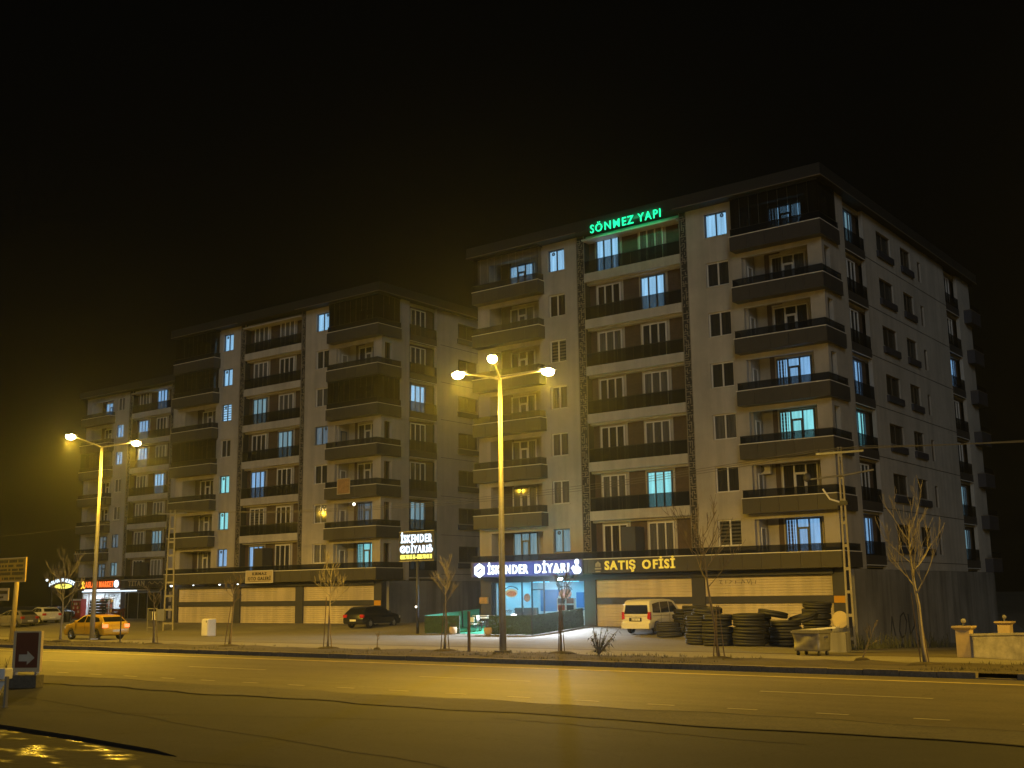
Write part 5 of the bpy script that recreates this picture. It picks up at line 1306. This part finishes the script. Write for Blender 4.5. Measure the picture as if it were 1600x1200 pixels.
# ------------------------------------------------------------------ other small things on the forecourt
t = thing('freezer_cabinet', (-59.64, 46.6, 0.0), 'white upright freezer cabinet with rounded top, alone on the forecourt', 'cabinet', rz=-0.1)
bevel(obj('body', MB().box(-0.34, 0.34, -0.3, 0.3, 0.0, 1.06), 'white_paint', t), 0.05, 3)
obj('door', bevel(obj('door', MB().box(-0.32, 0.32, -0.335, -0.302, 0.04, 1.0), 'white_paint'), 0.02).data, None, t)
bpy.data.objects.remove([o for o in C.objects if o.name.startswith('door') and o.parent is None and o.type == 'MESH'][0])
obj('badge', MB().box(0.16, 0.26, -0.342, -0.336, 0.84, 0.94), 'slate_dark', t)
t = thing('drinks_fridge', (-115.4, 72.2, 0.35), 'red double-door drinks fridge with bottles outside the market', 'fridge')
obj('body', MB().box(-0.95, 0.95, -0.05, 0.6, 0, 2.1), 'red_cabinet', t)
for s in (-1, 1):
    dr = obj('door', MB().box(min(s*0.05, s*0.88), max(s*0.05, s*0.88), -0.10, -0.055, 0.55, 1.9), 'shop_glass', t)
    for r_ in range(3):
        for q in range(4): obj('bottle', MB().lathe([(0.05, 0), (0.05, 0.2), (0.02, 0.27), (0.02, 0.3)], 8, (s*0.16+s*0.19*q, -0.052-0.02, 0.6+0.42*r_)), ['hedge_green', 'food_red', 'white_plain', 'goods_amber'][(q+r_) % 4], dr)
obj('header', MB().box(-0.95, 0.95, -0.07, -0.051, 1.92, 2.1), 'white_paint', t)
t = thing('litter_bin', (-97.6, 60.2, 0.35), 'dark cylindrical litter bin before the drinks fridge', 'litter bin')
obj('body', MB().lathe([(0.26, 0), (0.30, 0.85), (0.26, 0.85)], 14), 'bin_dark', t); obj('lid', MB().sphere((0, 0, 0.87), 0.3, 12, 6, (1, 1, 0.4)), 'bin_dark', t)
t = thing('produce_stand', (-109.9, 72.0, 0.35), 'black covered produce stand in front of the market window', 'stand')
obj('frame', MB().box(-1.9, 1.9, -0.6, 0.6, 0.0, 0.08), 'black_plain', t)
for i in range(6): obj('slat', MB().box(-1.9, 1.2, -0.62+0.03*i, -0.585+0.03*i, 0.1+0.30*i, 0.36+0.30*i), 'black_plain', t)
obj('cover', MB().xprism([(-1.9, 1.9), (1.2, 2.05), (1.2, 2.1), (-1.9, 1.98)], -0.5, 0.6), 'black_plain', t)
for i in range(3):
    q = thing('crate', (-107.2+0.06*i, 71.9, 0.35+0.36*i), ('lowest', 'middle', 'top')[i]+' dark red crate of the pile right of the produce stand', 'crate', 'crates piled beside the produce stand')
    obj('tray', MB().box(-0.6, 0.6, -0.4, 0.4, 0, 0.05), 'maroon', q)
    for (x0, x1, y0, y1) in ((-0.6, 0.6, -0.4, -0.37), (-0.6, 0.6, 0.37, 0.4), (-0.6, -0.57, -0.369, 0.369), (0.57, 0.6, -0.369, 0.369)): obj('side', MB().box(x0, x1, y0, y1, 0.05, 0.33), 'maroon', q)
b = MB(); r = random.Random(12)
t = thing('goods_bag', (-109.2, 71.0, 0.35), 'white plastic sack lying at the foot of the produce stand', 'sack')
obj('sack', MB().sphere((0, 0, 0.22), 0.3, 12, 8, (1.5, 0.8, 0.75)), 'white_plain', t, smooth=True); obj('knot', MB().sphere((0.42, 0, 0.28), 0.08, 8, 6), 'white_plain', t)
t = thing('display_rack', (-71.2, 50.6, 0.0), 'small grey rack with framed notices beside the left utility pole', 'rack')
obj('frame', MB().box(-0.55, -0.5, -0.03, 0.03, 0, 1.7).box(0.5, 0.55, -0.03, 0.03, 0, 1.7).box(-0.5, 0.5, -0.029, 0.029, 1.62, 1.68).box(-0.5, 0.5, -0.029, 0.029, 0.3, 0.36), 'galvanised', t)
obj('notice', MB().box(-0.45, -0.02, -0.04, -0.03, 0.75, 1.5), 'slate_dark', t); obj('notice', MB().box(0.05, 0.46, -0.04, -0.03, 0.85, 1.45), 'white_paint', t)

# balcony details
t = thing('air_conditioner', (-27.95, 60.36, 9.12), 'white air conditioner unit high on the loggia wall of the right block', 'air conditioner')
bevel(obj('casing', MB().box(-0.4, 0.45, -0.26, 0.0, -0.28, 0.28), 'white_paint', t), 0.02); obj('fan_grille', MB().lathe([(0.2, -0.28), (0.2, -0.262)], 18, (-0.1, 0, 0), 'y'), 'slate_dark', t)
t = thing('balcony_banner', (-62.0, 60.42, 9.86), 'tan printed banner hung over a balcony of the middle block', 'banner')
obj('cloth', MB().box(-0.68, 0.68, -0.035, -0.02, 0.0, 1.2), 'banner_tan', t); obj('hem', MB().box(-0.70, 0.70, -0.05, -0.036, 1.14, 1.2).box(-0.70, 0.70, -0.05, -0.036, 0.0, 0.06).box(-0.70, -0.64, -0.05, -0.036, 0.06, 1.14).box(0.64, 0.70, -0.05, -0.036, 0.06, 1.14), 'sign_cream', t)
def globe(x, y, z, label, m='globe_warm', r=0.10):
    t = thing('room_lamp', (x, y, z), label, 'lamp', 'lamps glowing on the balconies')
    obj('globe', MB().sphere((0, 0, 0), r, 10, 8), m, t); obj('cord', MB().tube([(0, 0, r), (0, 0, r+0.25)], 0.01, 5), 'dark_frame', t)
globe(-61.9, 61.4, 9.16, 'left lamp globe on the second-floor corner balcony of the middle block'); globe(-59.6, 61.4, 9.2, 'right lamp globe on the second-floor corner balcony of the middle block')

# ------------------------------------------------------------------ stone wall and gate pillars at the right
def pillar(x, y, h, label, s=0.23):
    z = gz(x, y)
    t = thing('gate_pillar', (x, y, z), label, 'pillar', 'stone gate pillars at the right')
    obj('shaft', MB().box(-s, s, -s, s, -0.3, h-0.10), 'pillar_stone', t)
    q = MB(); q.v = [(-s-0.01, -s-0.01, h-0.10), (s+0.01, -s-0.01, h-0.10), (s+0.01, s+0.01, h-0.10), (-s-0.01, s+0.01, h-0.10), (-s-0.10, -s-0.10, h-0.02), (s+0.10, -s-0.10, h-0.02), (s+0.10, s+0.10, h-0.02), (-s-0.10, s+0.10, h-0.02), (-s-0.10, -s-0.10, h+0.03), (s+0.10, -s-0.10, h+0.03), (s+0.10, s+0.10, h+0.03), (-s-0.10, s+0.10, h+0.03)]
    q.f = [(3, 2, 1, 0), (8, 9, 10, 11)]+[(i+4*k, (i+1) % 4+4*k, 4+(i+1) % 4+4*k, 4+i+4*k) for k in range(2) for i in range(4)]
    obj('cap', q, 'pillar_stone', t)
    obj('globe', MB().sphere((0, 0, h+0.20), 0.085, 12, 8), 'concrete', t, smooth=True); obj('stem', MB().lathe([(0.05, h+0.03), (0.03, h+0.12)], 8), 'dark_frame', t)
pillar(-12.05, 41.2, 1.02, 'near stone gate pillar with a flared cap and globe, at the wall end')
pillar(-12.6, 48.5, 1.25, 'second stone gate pillar showing over the wall'); pillar(-9.7, 46.5, 1.2, 'third stone gate pillar at the right edge over the wall')
t = thing('boundary_wall', (-11.8, 41.15, 0), 'low weathered pale boundary wall right of the gate pillar', 'wall')
q = MB(); a, c = (0.0, 0.0), (6.4, -3.1)
d = Vector((c[0], c[1])).normalized(); nrm = Vector((-d.y, d.x))*0.11
def strip(m_, name, w, zlo0, zhi0, zlo1, zhi1, u0=0.0, u1=1.0):
    n_ = Vector((-d.y, d.x))*w; L = Vector(c).length
    p = d*L*u0; r_ = d*L*u1; b = MB()
    b.v = [(p.x-n_.x, p.y-n_.y, zlo0), (r_.x-n_.x, r_.y-n_.y, zlo1), (r_.x+n_.x, r_.y+n_.y, zlo1), (p.x+n_.x, p.y+n_.y, zlo0), (p.x-n_.x, p.y-n_.y, zhi0), (r_.x-n_.x, r_.y-n_.y, zhi1), (r_.x+n_.x, r_.y+n_.y, zhi1), (p.x+n_.x, p.y+n_.y, zhi0)]
    b.f = [(0, 3, 2, 1), (4, 5, 6, 7), (0, 1, 5, 4), (1, 2, 6, 5), (2, 3, 7, 6), (3, 0, 4, 7)]
    return obj(name, b, m_, t)
strip('wall_weathered', 'body', 0.11, -0.3, 0.72, -0.3, 0.98); strip('wall_weathered', 'coping', 0.15, 0.722, 0.79, 0.982, 1.05)
strip('wall_weathered', 'pier', 0.14, -0.3, 0.72, -0.3, 0.735, 0.36, 0.41)

# ------------------------------------------------------------------ left roadside signs and the near left corner
t = thing('direction_sign', (-67.0, 37.8, 0.0), 'large yellow road sign with dark lines of lettering on a yellow post', 'road sign')
obj('post', MB().tube([(-0.12, 0, -0.1), (0.12, 0, 4.9)], [0.16, 0.13], 10), 'pole_yellow', t, smooth=True)
obj('panel', MB().box(-2.3, 1.35, -0.22, -0.16, 3.45, 4.92), 'sign_yellow', t)
obj('border', MB().box(-2.3, 1.35, -0.235, -0.221, 4.86, 4.92).box(-2.3, 1.35, -0.235, -0.221, 3.45, 3.51).box(1.29, 1.35, -0.235, -0.221, 3.51, 4.86).box(-2.3, -2.24, -0.235, -0.221, 3.51, 4.86), 'sign_cream', t)
r = random.Random(41); lb = MB()
for row, (z, h_) in enumerate(((4.62, 0.17), (4.36, 0.14), (4.12, 0.13), (3.88, 0.17), (3.60, 0.14))):
    x = -2.1+r.uniform(0, 0.2)
    while x < 1.05:
        w_ = r.uniform(0.06, 0.12)
        if r.random() < 0.84: lb.box(x, min(x+w_, 1.2), -0.226, -0.221, z, z+h_)
        x += w_+0.03
o = obj('worn_lettering', lb, 'dark_letter', t); o['kind'] = 'stuff'
t = thing('direction_sign', (-68.3, 37.8, 0.0), 'smaller cream road sign under the large yellow one at the left edge', 'road sign')
obj('panel', MB().box(-1.4, 0.85, -0.22, -0.16, 2.35, 3.1), 'sign_cream', t); obj('bar', MB().box(-1.3, 0.75, -0.23, -0.221, 2.75, 2.95).box(-1.3, 0.3, -0.23, -0.221, 2.5, 2.62), 'dark_letter', t)
obj('post', MB().tube([(-0.6, 0, -0.1), (-0.6, 0, 3.0)], 0.07, 8), 'galvanised', t)
t = thing('arrow_board', (-29.75, 17.24, 0.0), 'maroon board with a grey right-pointing arrow on a concrete block', 'sign', rz=0.52)
bevel(obj('block', MB().box(-0.42, 0.40, -0.2, 0.2, 0.0, 0.34), 'gutter_concrete', t), 0.02)
obj('foot', MB().box(-0.34, -0.29, -0.08, 0.08, 0.34, 0.42), 'steel_grey', t); obj('foot', MB().box(0.27, 0.32, -0.08, 0.08, 0.34, 0.42), 'steel_grey', t)
obj('frame', MB().box(-0.40, -0.325, -0.06, 0.06, 0.42, 1.50).box(0.325, 0.40, -0.06, 0.06, 0.42, 1.50).box(-0.325, 0.325, -0.055, 0.055, 0.42, 0.53).box(-0.325, 0.325, -0.055, 0.055, 1.46, 1.50), 'sign_cream', t)
obj('panel', MB().box(-0.325, 0.325, -0.045, 0.045, 0.53, 1.46), 'maroon', t)
obj('arrow', MB().xprism([(-0.22, 0.70), (0.02, 0.70), (0.02, 0.61), (0.23, 0.79), (0.02, 0.97), (0.02, 0.88), (-0.22, 0.88)], -0.055, -0.046), 'arrow_grey', t)
t = thing('concrete_barrier', (-25.3, 14.0, 0.0), 'pale concrete barrier on short posts at the left edge', 'barrier', rz=0.5)
bevel(obj('beam', MB().box(-1.6, 0.24, -0.16, 0.16, 0.58, 0.82), 'white_paint', t), 0.02)
obj('skirt', MB().xprism([(-1.6, 0.10), (-0.1, 0.10), (0.18, 0.55), (-1.6, 0.55)], 0.02, 0.14), 'white_paint', t)
t = thing('bollard', (-24.77, 13.9, 0.0), 'thin pale post in front of the concrete barrier at the left edge', 'bollard')
obj('shaft', MB().box(-0.04, 0.04, -0.03, 0.03, -0.05, 0.66), 'pole_concrete', t); obj('foot', MB().box(-0.06, 0.06, -0.05, 0.05, 0.0, 0.02), 'pole_concrete', t)
shr = random.Random(3); b = MB()
for k in range(700):
    x, y = shr.uniform(-46, -37), shr.uniform(18.6, 21.0); h_ = shr.uniform(0.1, 0.5); a = shr.uniform(0, 6.3)
    b.quad((x-0.02, y, 0), (x+0.02, y, 0), (x+0.15*math.cos(a)+0.01, y+0.15*math.sin(a), h_), (x+0.15*math.cos(a)-0.01, y+0.15*math.sin(a), h_))
tag(obj('weeds', b, 'leaf_dark'), 'low weeds at the kerb edge beside the arrow board', 'weeds', kind='stuff')
# wet hollow with puddles beyond an edge strip in the near left corner
m = bpy.data.materials.new('wet_tarmac'); m.use_nodes = True; nt = m.node_tree; n = nt.nodes; l = nt.links; p = n['Principled BSDF']
gm_ = n.new('ShaderNodeNewGeometry'); mp = n.new('ShaderNodeMapping'); mp.inputs['Scale'].default_value = (0.55, 1.0, 1.0); mp.inputs['Rotation'].default_value = (0, 0, 0.6); l.new(gm_.outputs['Position'], mp.inputs[0])
nz = n.new('ShaderNodeTexNoise'); nz.inputs['Scale'].default_value = 1.5; nz.inputs['Detail'].default_value = 5; l.new(mp.outputs[0], nz.inputs['Vector'])
cr = n.new('ShaderNodeMapRange'); cr.inputs['From Min'].default_value = 0.52; cr.inputs['From Max'].default_value = 0.64; cr.inputs['To Min'].default_value = 0.85; cr.inputs['To Max'].default_value = 0.16
l.new(nz.outputs['Fac'], cr.inputs[0]); l.new(cr.outputs[0], p.inputs['Roughness']); p.inputs['Base Color'].default_value = (0.03, 0.028, 0.025, 1)
nb = n.new('ShaderNodeTexNoise'); nb.inputs['Scale'].default_value = 5; l.new(gm_.outputs['Position'], nb.inputs['Vector'])
bp = n.new('ShaderNodeBump'); bp.inputs['Strength'].default_value = 0.25; bp.inputs['Distance'].default_value = 0.05; l.new(nb.outputs['Fac'], bp.inputs['Height']); l.new(bp.outputs[0], p.inputs['Normal'])
M['wet_tarmac'] = m
b = MB(); b.v = [(-30, 4, 0.006), (-9.5, 4, 0.006), (-11.5, 9.6, 0.006), (-15.2, 11.0, 0.006), (-21.5, 11.62, 0.006), (-30, 12.4, 0.006)]; b.f = [tuple(range(6))]
tag(obj('wet_ground', b, 'wet_tarmac'), kind='structure')
t = thing('edge_strip', (-15.0, 11.06, 0), 'low dark edging strip across the near left corner of the lot', 'edging strip')
obj('strip', MB().tube([(-9.0, 0.95, 0.02), (-6.0, 0.60, 0.03), (-2.9, 0.32, 0.03), (-0.4, 0.03, 0.025), (0.25, -0.06, 0.0)], [0.035, 0.035, 0.032, 0.026, 0.010], 6), 'crack_dark', t)
# ------------------------------------------------------------------ camera bloom around the lamps imitated by added haze
HZ = 0.0006
m = bpy.data.materials.new('haze_air'); m.use_nodes = True; nt = m.node_tree; nt.nodes.clear()
o_ = nt.nodes.new('ShaderNodeOutputMaterial'); v_ = nt.nodes.new('ShaderNodeVolumePrincipled')
v_.inputs['Color'].default_value = (0.86, 0.95, 1.0, 1); v_.inputs['Density'].default_value = HZ; v_.inputs['Anisotropy'].default_value = 0.87
nt.links.new(v_.outputs[0], o_.inputs['Volume']); M['haze_air'] = m
hz = obj('haze', MB().box(-440, 320, -140, 720, -4.5, 29.5), 'haze_air'); hz['kind'] = 'stuff'
